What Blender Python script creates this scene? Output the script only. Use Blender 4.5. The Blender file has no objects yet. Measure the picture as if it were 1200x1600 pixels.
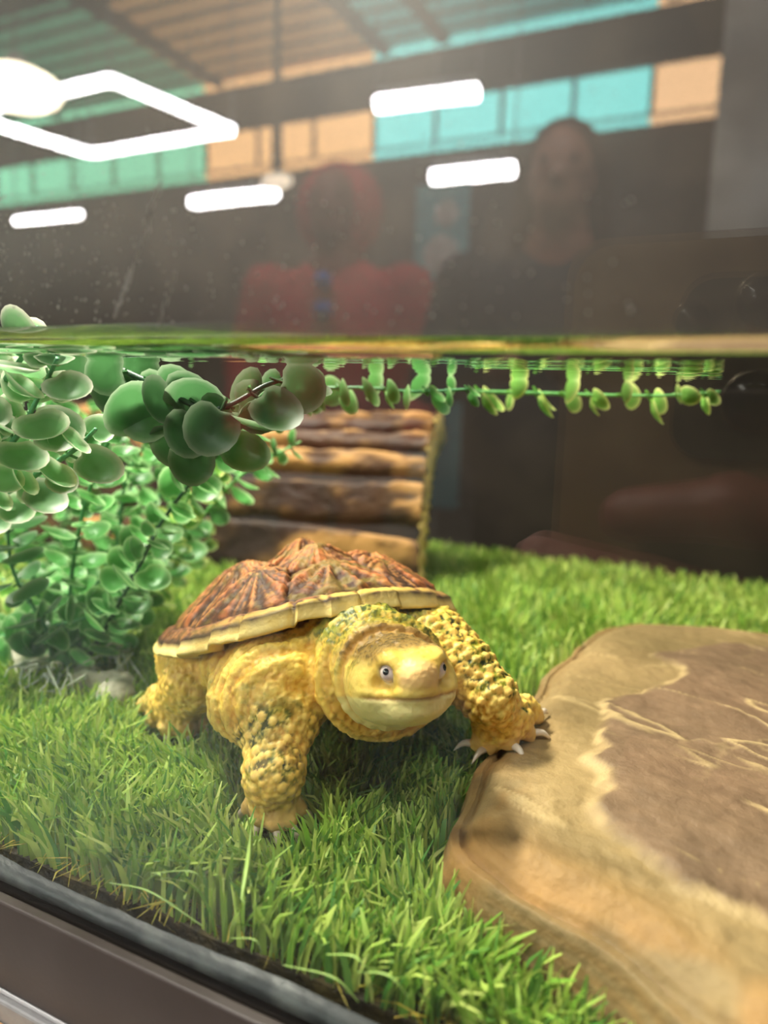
import bpy, bmesh, math, random
import numpy as np
from mathutils import Vector, Matrix, kdtree
import openvdb

# ------------------------------------------------------------------ camera, world, exposure
SC = bpy.context.scene
COL = SC.collection
F_PX = 1160.0                                   # focal length in pixels of the 1200x1600 frame
YAW, PITCH, ROLL = 26.0, 9.2, 1.5
CAM = np.array([0.0, -0.10, 0.114])
_y, _p, _r = np.radians([YAW, PITCH, ROLL])
FWD = np.array([-np.sin(_y)*np.cos(_p), np.cos(_y)*np.cos(_p), -np.sin(_p)])
_rt = np.array([np.cos(_y), np.sin(_y), 0.0]); _up = np.cross(_rt, FWD)
RGT = np.cos(_r)*_rt + np.sin(_r)*_up
UPV = -np.sin(_r)*_rt + np.cos(_r)*_up
cd = bpy.data.cameras.new('camera'); co = bpy.data.objects.new('camera', cd); COL.objects.link(co)
co.matrix_world = Matrix(((RGT[0], UPV[0], -FWD[0], CAM[0]), (RGT[1], UPV[1], -FWD[1], CAM[1]),
                          (RGT[2], UPV[2], -FWD[2], CAM[2]), (0, 0, 0, 1)))
cd.sensor_fit = 'VERTICAL'; cd.sensor_height = 36.0; cd.sensor_width = 27.0
cd.lens = 36.0*F_PX/1600.0
cd.clip_start = 0.002; cd.clip_end = 100
cd.dof.use_dof = True; cd.dof.focus_distance = 0.185; cd.dof.aperture_fstop = 9.0
SC.camera = co
w = bpy.data.worlds.new('world'); SC.world = w; w.use_nodes = True
w.node_tree.nodes['Background'].inputs[0].default_value = (0.6, 0.65, 0.7, 1)
w.node_tree.nodes['Background'].inputs[1].default_value = 0.05
vs = SC.view_settings
vs.view_transform = 'Standard'; vs.look = 'None'; vs.exposure = 0.0; vs.gamma = 1.0; vs.use_curve_mapping = False
SC.cycles.max_bounces = 12; SC.cycles.transparent_max_bounces = 24
SC.cycles.glossy_bounces = 6; SC.cycles.diffuse_bounces = 3; SC.cycles.transmission_bounces = 6
SC.cycles.caustics_reflective = False; SC.cycles.caustics_refractive = False
SC.cycles.use_denoising = True
SC.cycles.sample_clamp_indirect = 6.0

def area(name, loc, target, sx, sy, power, color):
    l = bpy.data.lights.new(name, 'AREA'); l.shape = 'RECTANGLE'; l.size = sx; l.size_y = sy
    l.energy = power; l.color = color
    o = bpy.data.objects.new(name, l); COL.objects.link(o); o.location = loc
    o.rotation_euler = (Vector(target) - Vector(loc)).to_track_quat('-Z', 'Y').to_euler()
    return o
# strip lamp across the open top of the tank (its housing is built with the other lamps)
area('tank_lamp_light', (-0.37, 0.11, 0.53), (-0.14, 0.10, 0.0), 0.22, 0.04, 11.0, (1.0, 0.94, 0.82))
# unseen fill lamps added to brighten tank and visitors (fixtures built below)
for _x in (-1.6, 0.0, 1.6):
    _l = area('added_fill_lamp_light', (_x-0.3, -1.0, 2.86), (_x-0.3, -2.15, 0.3), 1.2, 0.14, 60.0, (1.0, 0.97, 0.94)); _l.data.spread = math.radians(150)

# ------------------------------------------------------------------ helpers
rng = np.random.default_rng(7); random.seed(7)
WATER = 0.1200; TX0, TX1 = -0.66, 0.30; TY0, TY1 = 0.005, 0.39

def ray(px, py): return FWD + RGT*(px-600)/F_PX - UPV*(py-800)/F_PX
def on_z(px, py, z):
    d = ray(px, py); return CAM + d*(z-CAM[2])/d[2]
def on_y(px, py, y):
    d = ray(px, py); return CAM + d*(y-CAM[1])/d[1]
def hall_y(px, py, dist):                       # a place in the hall behind, dist in front of the pane
    p = on_y(px, py, dist); return np.array([p[0], -p[1], p[2]])
def hall_z(px, py, z):
    p = on_z(px, py, z); return np.array([p[0], -p[1], p[2]])

def tag(o, label=None, cat=None, group=None, kind=None):
    if label: o['label'] = label
    if cat: o['category'] = cat
    if group: o['group'] = group
    if kind: o['kind'] = kind
    return o
def empty(name, loc, rz=0.0):
    o = bpy.data.objects.new(name, None); COL.objects.link(o)
    o.location = Vector([float(v) for v in loc]); o.rotation_euler = (0, 0, rz); o.empty_display_size = 0.02
    return o
def make_mesh(name, V, Fc, mat=None, cols=None, smooth=True):
    me = bpy.data.meshes.new(name)
    V = np.asarray(V, dtype=np.float64)
    if isinstance(Fc, np.ndarray):
        n, k = Fc.shape
        me.vertices.add(len(V)); me.vertices.foreach_set('co', V.astype(np.float32).ravel())
        me.loops.add(n*k); me.loops.foreach_set('vertex_index', Fc.astype(np.int32).ravel())
        me.polygons.add(n)
        me.polygons.foreach_set('loop_start', np.arange(0, n*k, k, dtype=np.int32))
        me.update(calc_edges=True)
    else:
        me.from_pydata([tuple(v) for v in V], [], [tuple(int(i) for i in f) for f in Fc])
    me.validate(); me.update()
    if smooth and len(me.polygons): me.polygons.foreach_set('use_smooth', np.ones(len(me.polygons), dtype=bool))
    if cols is not None:
        ca = me.color_attributes.new('Col', 'FLOAT_COLOR', 'POINT')
        c = np.ones((len(V), 4), dtype=np.float32); cols = np.asarray(cols); c[:, :cols.shape[1]] = cols
        ca.data.foreach_set('color', c.ravel())
    if mat: me.materials.append(mat)
    return me
def obj(name, me, parent=None, loc=None):
    o = bpy.data.objects.new(name, me); COL.objects.link(o)
    if parent is not None: o.parent = parent
    if loc is not None: o.location = Vector([float(v) for v in loc])
    return o
def mobj(name, V, Fc, mat, parent=None, cols=None, smooth=True):
    return obj(name, make_mesh(name, V, Fc, mat, cols, smooth), parent)
def box_mesh(name, lo, hi, mat, bevel=0.0):
    bm = bmesh.new(); bmesh.ops.create_cube(bm, size=1.0)
    for v in bm.verts:
        for i in range(3): v.co[i] = lo[i] + (v.co[i]+0.5)*(hi[i]-lo[i])
    if bevel > 0:
        bmesh.ops.bevel(bm, geom=bm.edges[:], offset=bevel, segments=2, affect='EDGES', profile=0.5)
    me = bpy.data.meshes.new(name); bm.to_mesh(me); bm.free()
    if mat: me.materials.append(mat)
    return me
def box(name, lo, hi, mat, parent=None, bevel=0.0): return obj(name, box_mesh(name, lo, hi, mat, bevel), parent)
def tube(path, radii, n=8, cap=True):
    path = np.asarray(path, float); m = len(path); radii = np.broadcast_to(np.asarray(radii, float), (m,))
    V = []; Fc = []
    t = np.gradient(path, axis=0); t /= np.linalg.norm(t, axis=1)[:, None] + 1e-12
    ref = np.array([0, 0, 1.0]) if abs(t[0][2]) < 0.9 else np.array([1.0, 0, 0])
    a = np.cross(t[0], ref); a /= np.linalg.norm(a)
    for i in range(m):
        a = a - t[i]*(a@t[i]); a /= np.linalg.norm(a) + 1e-12
        b = np.cross(t[i], a)
        for k in range(n):
            an = 2*math.pi*k/n
            V.append(path[i] + radii[i]*(math.cos(an)*a + math.sin(an)*b))
    for i in range(m-1):
        for k in range(n):
            Fc.append((i*n+k, i*n+(k+1) % n, (i+1)*n+(k+1) % n, (i+1)*n+k))
    if cap:
        Fc.append(tuple(range(n-1, -1, -1))); Fc.append(tuple((m-1)*n+k for k in range(n)))
    return V, Fc
def smooth_path(pts, n):
    """Catmull-Rom through the points"""
    P = np.asarray(pts, float); P = np.vstack([2*P[0]-P[1], P, 2*P[-1]-P[-2]])
    out = []
    seg = len(P)-3
    for u in np.linspace(0, seg-1e-6, n):
        i = int(u); t = u-i; p0, p1, p2, p3 = P[i:i+4]
        out.append(0.5*((2*p1)+(-p0+p2)*t+(2*p0-5*p1+4*p2-p3)*t*t+(-p0+3*p1-3*p2+p3)*t**3))
    return np.array(out)
_perm = rng.random((64, 64, 64)).astype(np.float32)
def vnoise(P, scale=1.0, seed=0):
    """smooth value noise in 0..1 at points P"""
    Q = np.asarray(P, float)*scale + np.array([seed*17.13, seed*7.77, seed*3.31])
    i = np.floor(Q).astype(int); f = Q-i; f = f*f*(3-2*f)
    i %= 64; j = (i+1) % 64
    g = lambda a, b, c: _perm[a, b, c]
    x0, y0, z0 = i.T; x1, y1, z1 = j.T; fx, fy, fz = f.T
    c00 = g(x0, y0, z0)*(1-fx)+g(x1, y0, z0)*fx; c10 = g(x0, y1, z0)*(1-fx)+g(x1, y1, z0)*fx
    c01 = g(x0, y0, z1)*(1-fx)+g(x1, y0, z1)*fx; c11 = g(x0, y1, z1)*(1-fx)+g(x1, y1, z1)*fx
    return (c00*(1-fy)+c10*fy)*(1-fz)+(c01*(1-fy)+c11*fy)*fz
def fbm(P, scale=1.0, seed=0, o=3):
    s = 0; a = 1; t = 0
    for k in range(o): s = s+a*vnoise(P, scale*2**k, seed+k*5); t += a; a *= 0.5
    return s/t
def sstep(a, b, x): t = np.clip((x-a)/(b-a), 0, 1); return t*t*(3-2*t)
def srgb(r, g, b):
    f = lambda c: (c/255/12.92) if c/255 <= 0.04045 else ((c/255+0.055)/1.055)**2.4
    return np.array([f(r), f(g), f(b)])
def mixc(a, b, t): t = np.asarray(t)[..., None]; return np.asarray(a)*(1-t)+np.asarray(b)*t

class Field:
    """signed distance grid; shapes are blended into one continuous skin and meshed"""
    def __init__(s, lo, hi, vox):
        s.lo = np.array(lo, float); s.vox = vox
        s.n = np.ceil((np.array(hi)-s.lo)/vox).astype(int)
        s.d = np.full(s.n, 1e3, dtype=np.float32)
    def _win(s, lo, hi):
        a = np.clip(np.floor((lo-s.lo)/s.vox).astype(int), 0, s.n); b = np.clip(np.ceil((hi-s.lo)/s.vox).astype(int)+1, 0, s.n)
        sl = tuple(slice(i, j) for i, j in zip(a, b))
        g = [((np.arange(i, j)*s.vox+o).astype(np.float32)) for i, j, o in zip(a, b, s.lo)]
        return sl, g[0][:, None, None], g[1][None, :, None], g[2][None, None, :]
    def _join(s, sl, d, k):
        old = s.d[sl]
        if k <= 0: s.d[sl] = np.minimum(old, d); return
        h = np.maximum(k-np.abs(old-d), 0)/k
        s.d[sl] = np.minimum(old, d)-h*h*k*0.25
    def cap(s, a, b, ra, rb, k=3.0):
        a = np.array(a, float); b = np.array(b, float); m = max(ra, rb)+k+4*s.vox
        sl, X, Y, Z = s._win(np.minimum(a, b)-m, np.maximum(a, b)+m)
        ab = b-a; L = ab@ab+1e-9
        t = np.clip(((X-a[0])*ab[0]+(Y-a[1])*ab[1]+(Z-a[2])*ab[2])/L, 0, 1)
        d = np.sqrt((X-a[0]-t*ab[0])**2+(Y-a[1]-t*ab[1])**2+(Z-a[2]-t*ab[2])**2)-(ra+(rb-ra)*t)
        s._join(sl, d, k)
    def ell(s, c, r, R=np.eye(3), k=3.0, cut=False):
        c = np.array(c, float); r = np.array(r, float); m = r.max()+k+4*s.vox
        sl, X, Y, Z = s._win(c-m, c+m)
        x, y, z = X-c[0], Y-c[1], Z-c[2]
        q = [R[0][i]*x+R[1][i]*y+R[2][i]*z for i in range(3)]          # R columns are the local axes
        k0 = np.sqrt(sum((q[i]/r[i])**2 for i in range(3))); k1 = np.sqrt(sum((q[i]/r[i]**2)**2 for i in range(3)))
        d = k0*(k0-1)/(k1+1e-6)
        if cut:
            old = s.d[sl]; h = np.maximum(k-np.abs(old+d), 0)/k
            s.d[sl] = np.maximum(old, -d)+h*h*k*0.25
        else: s._join(sl, d, k)
    def chain(s, pts, rad, k=3.0):
        for i in range(len(pts)-1): s.cap(pts[i], pts[i+1], rad[i], rad[i+1], k)
    def mesh(s):
        bg = 3*s.vox
        g = openvdb.FloatGrid(bg); g.copyFromArray(np.clip(s.d, -bg, bg).astype(np.float32))
        P, Q = g.convertToQuads(isovalue=0.0)[:2]
        return np.asarray(P, float)*s.vox+s.lo, np.asarray(Q, dtype=np.int32)[:, ::-1]

# ------------------------------------------------------------------ materials
def mat(name, color=(0.5, 0.5, 0.5), rough=0.5, metal=0.0, spec=0.5, noise=None, bump=None, emit=None, vcol=False, translucent=0.0, coat=0.0, rand=0.0, sss=0.0):
    m = bpy.data.materials.new(name); m.use_nodes = True
    nt = m.node_tree; b = nt.nodes['Principled BSDF']; N = nt.nodes.new; L = nt.links.new
    b.inputs['Base Color'].default_value = (*color, 1); b.inputs['Roughness'].default_value = rough
    b.inputs['Metallic'].default_value = metal; b.inputs['Specular IOR Level'].default_value = spec
    if coat: b.inputs['Coat Weight'].default_value = coat; b.inputs['Coat Roughness'].default_value = 0.15
    if sss:
        b.inputs['Subsurface Weight'].default_value = sss; b.inputs['Subsurface Radius'].default_value = (1, 0.6, 0.25)
        b.inputs['Subsurface Scale'].default_value = 0.002
    src = None
    if vcol:
        a = N('ShaderNodeVertexColor'); a.layer_name = 'Col'; src = a.outputs['Color']
    if noise:                                     # (scale, second colour, low, high[, stretch])
        tc = N('ShaderNodeTexCoord'); mp = N('ShaderNodeMapping'); tx = N('ShaderNodeTexNoise'); cr = N('ShaderNodeValToRGB'); mx = N('ShaderNodeMix'); mx.data_type = 'RGBA'
        if len(noise) > 4: mp.inputs['Scale'].default_value = noise[4]
        tx.inputs['Scale'].default_value = noise[0]; tx.inputs['Detail'].default_value = 6
        cr.color_ramp.elements[0].position = noise[2]; cr.color_ramp.elements[1].position = noise[3]
        L(tc.outputs['Object'], mp.inputs['Vector']); L(mp.outputs['Vector'], tx.inputs['Vector']); L(tx.outputs['Fac'], cr.inputs['Fac'])
        L(cr.outputs['Color'], mx.inputs['Factor'])
        mx.inputs['A'].default_value = (*color, 1); mx.inputs['B'].default_value = (*noise[1], 1)
        if src is not None: L(src, mx.inputs['A'])
        src = mx.outputs['Result']
    if rand:
        oi = N('ShaderNodeObjectInfo'); hs = N('ShaderNodeHueSaturation'); mr = N('ShaderNodeMapRange')
        mr.inputs['To Min'].default_value = 1-rand; mr.inputs['To Max'].default_value = 1+rand
        L(oi.outputs['Random'], mr.inputs['Value']); L(mr.outputs['Result'], hs.inputs['Value'])
        if src is not None: L(src, hs.inputs['Color'])
        else: hs.inputs['Color'].default_value = (*color, 1)
        src = hs.outputs['Color']
    if src is not None: L(src, b.inputs['Base Color'])
    if bump:                                      # (scale, strength, distance)
        tc = N('ShaderNodeTexCoord'); tx = N('ShaderNodeTexNoise'); bp = N('ShaderNodeBump')
        tx.inputs['Scale'].default_value = bump[0]; tx.inputs['Detail'].default_value = 5
        bp.inputs['Strength'].default_value = bump[1]; bp.inputs['Distance'].default_value = bump[2]
        L(tc.outputs['Object'], tx.inputs['Vector']); L(tx.outputs['Fac'], bp.inputs['Height']); L(bp.outputs['Normal'], b.inputs['Normal'])
    if emit:
        b.inputs['Emission Color'].default_value = (*emit[0], 1); b.inputs['Emission Strength'].default_value = emit[1]
    if translucent:
        tr = N('ShaderNodeBsdfTranslucent'); mx = N('ShaderNodeMixShader'); mx.inputs[0].default_value = translucent
        if src is not None: L(src, tr.inputs['Color'])
        else: tr.inputs['Color'].default_value = (*color, 1)
        out = nt.nodes['Material Output']
        L(b.outputs[0], mx.inputs[1]); L(tr.outputs[0], mx.inputs[2]); L(mx.outputs[0], out.inputs['Surface'])
    return m

def schlick(nt, f0, fmax=1.0):
    """Fresnel reflectance of one face of a flat pane, the same from both sides"""
    N = nt.nodes.new; L = nt.links.new
    g = N('ShaderNodeNewGeometry'); d = N('ShaderNodeVectorMath'); d.operation = 'DOT_PRODUCT'
    L(g.outputs['Normal'], d.inputs[0]); L(g.outputs['Incoming'], d.inputs[1])
    def M(op, a, b=None):
        n = N('ShaderNodeMath'); n.operation = op
        for i, v in enumerate((a, b)):
            if v is None: continue
            if isinstance(v, (int, float)): n.inputs[i].default_value = v
            else: L(v, n.inputs[i])
        return n.outputs[0]
    c = M('ABSOLUTE', d.outputs['Value'])
    return M('ADD', M('MULTIPLY', M('POWER', M('SUBTRACT', 1.0, c), 5.0), fmax-f0), f0), M
def mat_glass(name, f0=0.043, tint=(0.985, 1.0, 0.99), dirt=0.0):
    m = bpy.data.materials.new(name); m.use_nodes = True; nt = m.node_tree; nt.nodes.clear()
    N = nt.nodes.new; L = nt.links.new
    fr, M = schlick(nt, f0)
    tr = N('ShaderNodeBsdfTransparent'); tr.inputs[0].default_value = (*tint, 1)
    gl = N('ShaderNodeBsdfGlossy'); gl.inputs['Roughness'].default_value = 0.0; gl.inputs['Color'].default_value = (1, 1, 1, 1)
    mx = N('ShaderNodeMixShader'); L(fr, mx.inputs[0]); L(tr.outputs[0], mx.inputs[1]); L(gl.outputs[0], mx.inputs[2])
    out = N('ShaderNodeOutputMaterial'); last = mx.outputs[0]
    if dirt:                                      # dried limescale film above the waterline
        tc = N('ShaderNodeTexCoord'); sp = N('ShaderNodeSeparateXYZ'); L(tc.outputs['Object'], sp.inputs[0])
        n1 = N('ShaderNodeTexNoise'); n1.inputs['Scale'].default_value = 9; n1.inputs['Detail'].default_value = 8
        L(tc.outputs['Object'], n1.inputs['Vector'])
        mr = N('ShaderNodeMapRange'); mr.inputs['From Min'].default_value = WATER+0.003; mr.inputs['From Max'].default_value = WATER+0.02
        L(sp.outputs['Z'], mr.inputs['Value'])
        mx2 = N('ShaderNodeMapRange'); mx2.inputs['From Min'].default_value = 0.0; mx2.inputs['From Max'].default_value = -0.16
        mx2.inputs['To Min'].default_value = 0.03; mx2.inputs['To Max'].default_value = 1.0
        L(sp.outputs['X'], mx2.inputs['Value'])
        f = M('MULTIPLY', M('MULTIPLY', M('MULTIPLY', n1.outputs['Fac'], mr.outputs['Result']), mx2.outputs['Result']), dirt)
        df = N('ShaderNodeBsdfDiffuse'); df.inputs[0].default_value = (0.8, 0.76, 0.7, 1)
        tl = N('ShaderNodeBsdfTranslucent'); tl.inputs[0].default_value = (0.8, 0.76, 0.7, 1)
        ms = N('ShaderNodeMixShader'); L(df.outputs[0], ms.inputs[1]); L(tl.outputs[0], ms.inputs[2])
        m3 = N('ShaderNodeMixShader'); L(f, m3.inputs[0]); L(last, m3.inputs[1]); L(ms.outputs[0], m3.inputs[2]); last = m3.outputs[0]
    L(last, out.inputs['Surface'])
    return m
def mat_water(name):
    m = bpy.data.materials.new(name); m.use_nodes = True; nt = m.node_tree; nt.nodes.clear()
    N = nt.nodes.new; L = nt.links.new
    tc = N('ShaderNodeTexCoord'); mp = N('ShaderNodeMapping'); mp.inputs['Scale'].default_value = (14, 60, 30)
    tx = N('ShaderNodeTexNoise'); tx.inputs['Scale'].default_value = 1.0; tx.inputs['Detail'].default_value = 1
    bp = N('ShaderNodeBump'); bp.inputs['Strength'].default_value = 0.12; bp.inputs['Distance'].default_value = 0.002
    L(tc.outputs['Object'], mp.inputs[0]); L(mp.outputs[0], tx.inputs['Vector']); L(tx.outputs['Fac'], bp.inputs['Height'])
    fr = N('ShaderNodeFresnel'); fr.inputs['IOR'].default_value = 1.333
    tr = N('ShaderNodeBsdfTransparent'); tr.inputs[0].default_value = (0.99, 1, 0.99, 1)
    gl = N('ShaderNodeBsdfGlossy'); gl.inputs['Roughness'].default_value = 0.0; gl.inputs['Color'].default_value = (0.97, 0.98, 0.96, 1)
    L(bp.outputs[0], gl.inputs['Normal'])
    mx = N('ShaderNodeMixShader'); L(fr.outputs[0], mx.inputs[0]); L(tr.outputs[0], mx.inputs[1]); L(gl.outputs[0], mx.inputs[2])
    out = N('ShaderNodeOutputMaterial'); L(mx.outputs[0], out.inputs['Surface'])
    return m
def mat_emit(name, color, s):
    m = bpy.data.materials.new(name); m.use_nodes = True; nt = m.node_tree; nt.nodes.clear()
    e = nt.nodes.new('ShaderNodeEmission'); e.inputs[0].default_value = (*color, 1); e.inputs[1].default_value = s
    o = nt.nodes.new('ShaderNodeOutputMaterial'); nt.links.new(e.outputs[0], o.inputs[0])
    return m

M_GLASS = mat_glass('pane_glass', dirt=0.15)
M_GLASS_CLEAN = mat_glass('side_glass')
M_WATER = mat_water('water_surface')
M_BACK = mat('back_panel_dark', (0.014, 0.010, 0.008), 0.6, noise=(25, (0.022, 0.016, 0.012), 0.4, 0.7), spec=0.2)
M_FRAME = mat('black_plastic', (0.042, 0.029, 0.023), 0.5, noise=(60, (0.048, 0.034, 0.028), 0.4, 0.6), bump=(900, 0.05, 0.0005))
M_SILI = mat('cloudy_silicone', (0.055, 0.06, 0.058), 0.4, noise=(90, (0.22, 0.23, 0.21), 0.45, 0.8), bump=(300, 0.4, 0.001), translucent=0.3)

# ------------------------------------------------------------------ the tank
tank = empty('aquarium', (0, 0, 0))
tag(tank, 'glass aquarium with dark back and black plastic bottom frame holding the turtle', 'aquarium')
box('front_pane', (TX0, 0.0, -0.012), (TX1, 0.005, 0.52), M_GLASS, tank)
box('side_pane', (TX0-0.005, 0.0, -0.012), (TX0, TY1+0.005, 0.52), M_GLASS_CLEAN, tank)
box('side_pane', (TX1, 0.0, -0.012), (TX1+0.005, TY1+0.005, 0.52), M_GLASS_CLEAN, tank)
box('back_panel', (TX0, TY1, -0.012), (TX1, TY1+0.006, 0.52), M_BACK, tank)
box('bottom_panel', (TX0, TY0, -0.012), (TX1, TY1, -0.006), M_BACK, tank)
fr = empty('bottom_frame', (0, 0, 0)); fr.parent = tank
box('frame_rail', (TX0-0.010, -0.0028, -0.0225), (TX1+0.010, -0.0002, 0.0), M_FRAME, fr, 0.0005)
box('frame_rail', (TX0-0.010, TY1+0.0065, -0.0225), (TX1+0.010, TY1+0.011, 0.0), M_FRAME, fr, 0.0009)
box('frame_rail', (TX0-0.010, -0.0002, -0.0225), (TX0-0.0055, TY1+0.0065, 0.0), M_FRAME, fr, 0.0009)
box('frame_rail', (TX1+0.0055, -0.0002, -0.0225), (TX1+0.010, TY1+0.0065, 0.0), M_FRAME, fr, 0.0009)
# wavy silicone bead sealing the pane to the floor
n = 260; xs = np.linspace(TX0+0.002, TX1-0.002, n); V = []; Fc = []
for i, x in enumerate(xs):
    hgt = 0.0008+0.0026*vnoise([[x*60, 0, 0]], 1, 2)[0]+0.0008*vnoise([[x*300, 0, 0]], 1, 3)[0]
    V.append((x, TY0+0.00015, -0.0035))
    for k in range(6):
        a = k/5*math.pi/2
        V.append((x, TY0+0.0002+0.0030*(1-math.cos(a))*(0.9+0.2*vnoise([[x*90, k, 0]], 1, 4)[0]), -0.0035+(hgt+0.0035)*(1-math.sin(a))))
for i in range(n-1):
    for k in range(6): Fc.append((i*7+k, i*7+k+1, (i+1)*7+k+1, (i+1)*7+k))
mobj('silicone_bead', V, Fc, M_SILI, tank)

# water: flat surface with the meniscus climbing the front pane
wat = empty('water', (0, 0, 0)); tag(wat, 'clear still water filling the lower part of the aquarium', 'water')
prof = [(TY1-0.0005, WATER)]+[(y, WATER) for y in np.linspace(TY1-0.01, TY0+0.012, 40)]
for t in np.linspace(0.0, 1.0, 14)[1:]:
    y = TY0+0.012-t*0.0115
    prof.append((y, WATER+0.0062*math.exp(-(y-TY0)/0.0028)))
xs = np.linspace(TX0+0.0005, TX1-0.0005, 240)
V = [];
for i, x in enumerate(xs):
    wob = 1+0.10*(vnoise([[x*45, 3, 0]], 1, 8)[0]-0.5)
    for (y, z) in prof: V.append((x, y, WATER+(z-WATER)*wob))
m_ = len(prof); ii, kk = np.meshgrid(np.arange(len(xs)-1), np.arange(m_-1), indexing='ij')
Q = np.stack([ii*m_+kk, ii*m_+kk+1, (ii+1)*m_+kk+1, (ii+1)*m_+kk], -1).reshape(-1, 4)
me = make_mesh('surface', V, Q, M_WATER)
if me.polygons[100].normal.z < 0: me.flip_normals()
obj('surface', me, wat)

# ------------------------------------------------------------------ basking rock
M_ROCK = mat('sandstone', (0.3, 0.2, 0.12), 0.62, vcol=True, spec=0.22, noise=None, bump=(320, 0.5, 0.0016))
edge_px = [(682, 1380, .008), (684, 1335, .010), (702, 1280, .012), (742, 1200, .014), (788, 1130, .015), (832, 1075, .015), (882, 1022, .016),
           (928, 978, .017), (985, 962, .018), (1060, 962, .019), (1200, 970, .020)]
rock_out = [on_z(*e)[:2] for e in edge_px]
rock_out += [np.array(p) for p in ((0.075, 0.235), (0.13, 0.19), (0.155, 0.12), (0.135, 0.055), (0.08, 0.022), (0.035, 0.011), (0.0, 0.0115))]
rock_out += [on_z(*e)[:2] for e in ((930, 1590, .004), (850, 1540, .004), (760, 1482, .004), (705, 1425, .005))]
rock_out = np.array(rock_out)
RC = np.array([0.035, 0.115])
def rock_polar():
    d = rock_out-RC; th = np.arctan2(d[:, 1], d[:, 0]); r = np.hypot(d[:, 0], d[:, 1]); o = np.argsort(th)
    th, r = th[o], r[o]; th = np.concatenate([th-2*np.pi, th, th+2*np.pi]); r = np.concatenate([r, r, r])
    T = np.linspace(-np.pi, np.pi, 520, endpoint=False); R = np.interp(T, th, r)
    k = np.hanning(13); k /= k.sum(); R = np.convolve(np.concatenate([R[-6:], R, R[:6]]), k, 'valid')
    return T, R
RT, RR = rock_polar()
def rock_inside(x, y, grow=0.0):
    th = np.arctan2(y-RC[1], x-RC[0]); r = np.hypot(x-RC[0], y-RC[1])
    return r < np.interp(th, np.append(RT, np.pi), np.append(RR, RR[0]))+grow
plat_px = [(1260, 1000), (1130, 985), (1035, 1000), (1075, 1035), (1000, 1062), (950, 1075), (935, 1130), (925, 1165), (955, 1185), (935, 1235), (1000, 1300), (1070, 1355), (1140, 1385), (1300, 1420)]
plat = np.array([on_z(a, b, .025)[:2] for a, b in plat_px])
def poly_sd(P, poly):
    """signed distance to a closed polygon, negative inside"""
    d = np.full(len(P), 1e9); inside = np.zeros(len(P), bool); n = len(poly)
    for i in range(n):
        a, b = poly[i], poly[(i+1) % n]; e = b-a; wv = P-a
        t = np.clip((wv@e)/(e@e), 0, 1); q = wv-t[:, None]*e; d = np.minimum(d, np.hypot(q[:, 0], q[:, 1]))
        c = ((a[1] <= P[:, 1]) & (b[1] > P[:, 1])) | ((b[1] <= P[:, 1]) & (a[1] > P[:, 1]))
        xi = a[0]+(P[:, 1]-a[1])/(b[1]-a[1]+1e-12)*e[0]; inside ^= c & (P[:, 0] < xi)
    return np.where(inside, -d, d)
plat = np.vstack([plat, [[0.20, 0.10], [0.2, 0.24]]])
def rock_height(P2, d):
    P3 = np.c_[P2, np.zeros(len(P2))]
    n1 = fbm(P3, 55, 1); n2 = fbm(P3, 160, 2); n3 = fbm(P3, 22, 3)
    d2 = d+(n1-0.5)*0.004
    base = 0.0135*sstep(-0.001, 0.0030, d2)**0.5+0.0058*sstep(0.002, 0.016, d2+(n3-.5)*.01)
    base += 0.0018*sstep(0.0, 0.0015, np.mod(d2, 0.0052)-0.0016)*sstep(0.012, 0.003, d2)
    pd = poly_sd(P2, plat)+(n1-0.5)*0.012+(n2-.5)*.004
    plateau = sstep(0.003, -0.0025, pd)
    h = base+0.0022*plateau*sstep(0.01, 0.02, d)+(n3-0.5)*0.006*sstep(0.0, 0.03, d)+(n1-0.5)*0.0022*sstep(0, .01, d)
    vein = np.abs(fbm(P3*np.array([1, 1, 1]), 30, 9, 4)-0.5)
    vein2 = np.abs(fbm(np.c_[(P2[:, 0]*.94-P2[:, 1]*0.34)*.35, (P2[:, 0]*.34+P2[:, 1]*.94)*1.5, 0*d], 40, 14, 3)-0.5)
    v = np.maximum(sstep(0.012, 0.002, vein)*0.3, sstep(0.013, 0.001, vein2))*sstep(0.40, 0.6, fbm(P3, 40, 21))
    h += 0.0005*v*sstep(.005, .015, d)+(fbm(P3, 300, 23)-.5)*.0009
    return h, plateau, pd, v, n1, n2, n3
NS = 170
S = np.concatenate([np.linspace(0, 0.8, 90)[:-1], np.linspace(0.8, 1.0, NS-89)])
S = S[1:]
TT, SS = np.meshgrid(RT, S, indexing='ij')
RRm = np.repeat(RR[:, None], len(S), 1)
P2 = np.stack([RC[0]+SS*RRm*np.cos(TT), RC[1]+SS*RRm*np.sin(TT)], -1).reshape(-1, 2)
dd = ((1-SS)*RRm).reshape(-1)
hh, plateau, pd, vein, n1, n2, n3 = rock_height(P2, dd)
P3 = np.c_[P2, hh]
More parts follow.
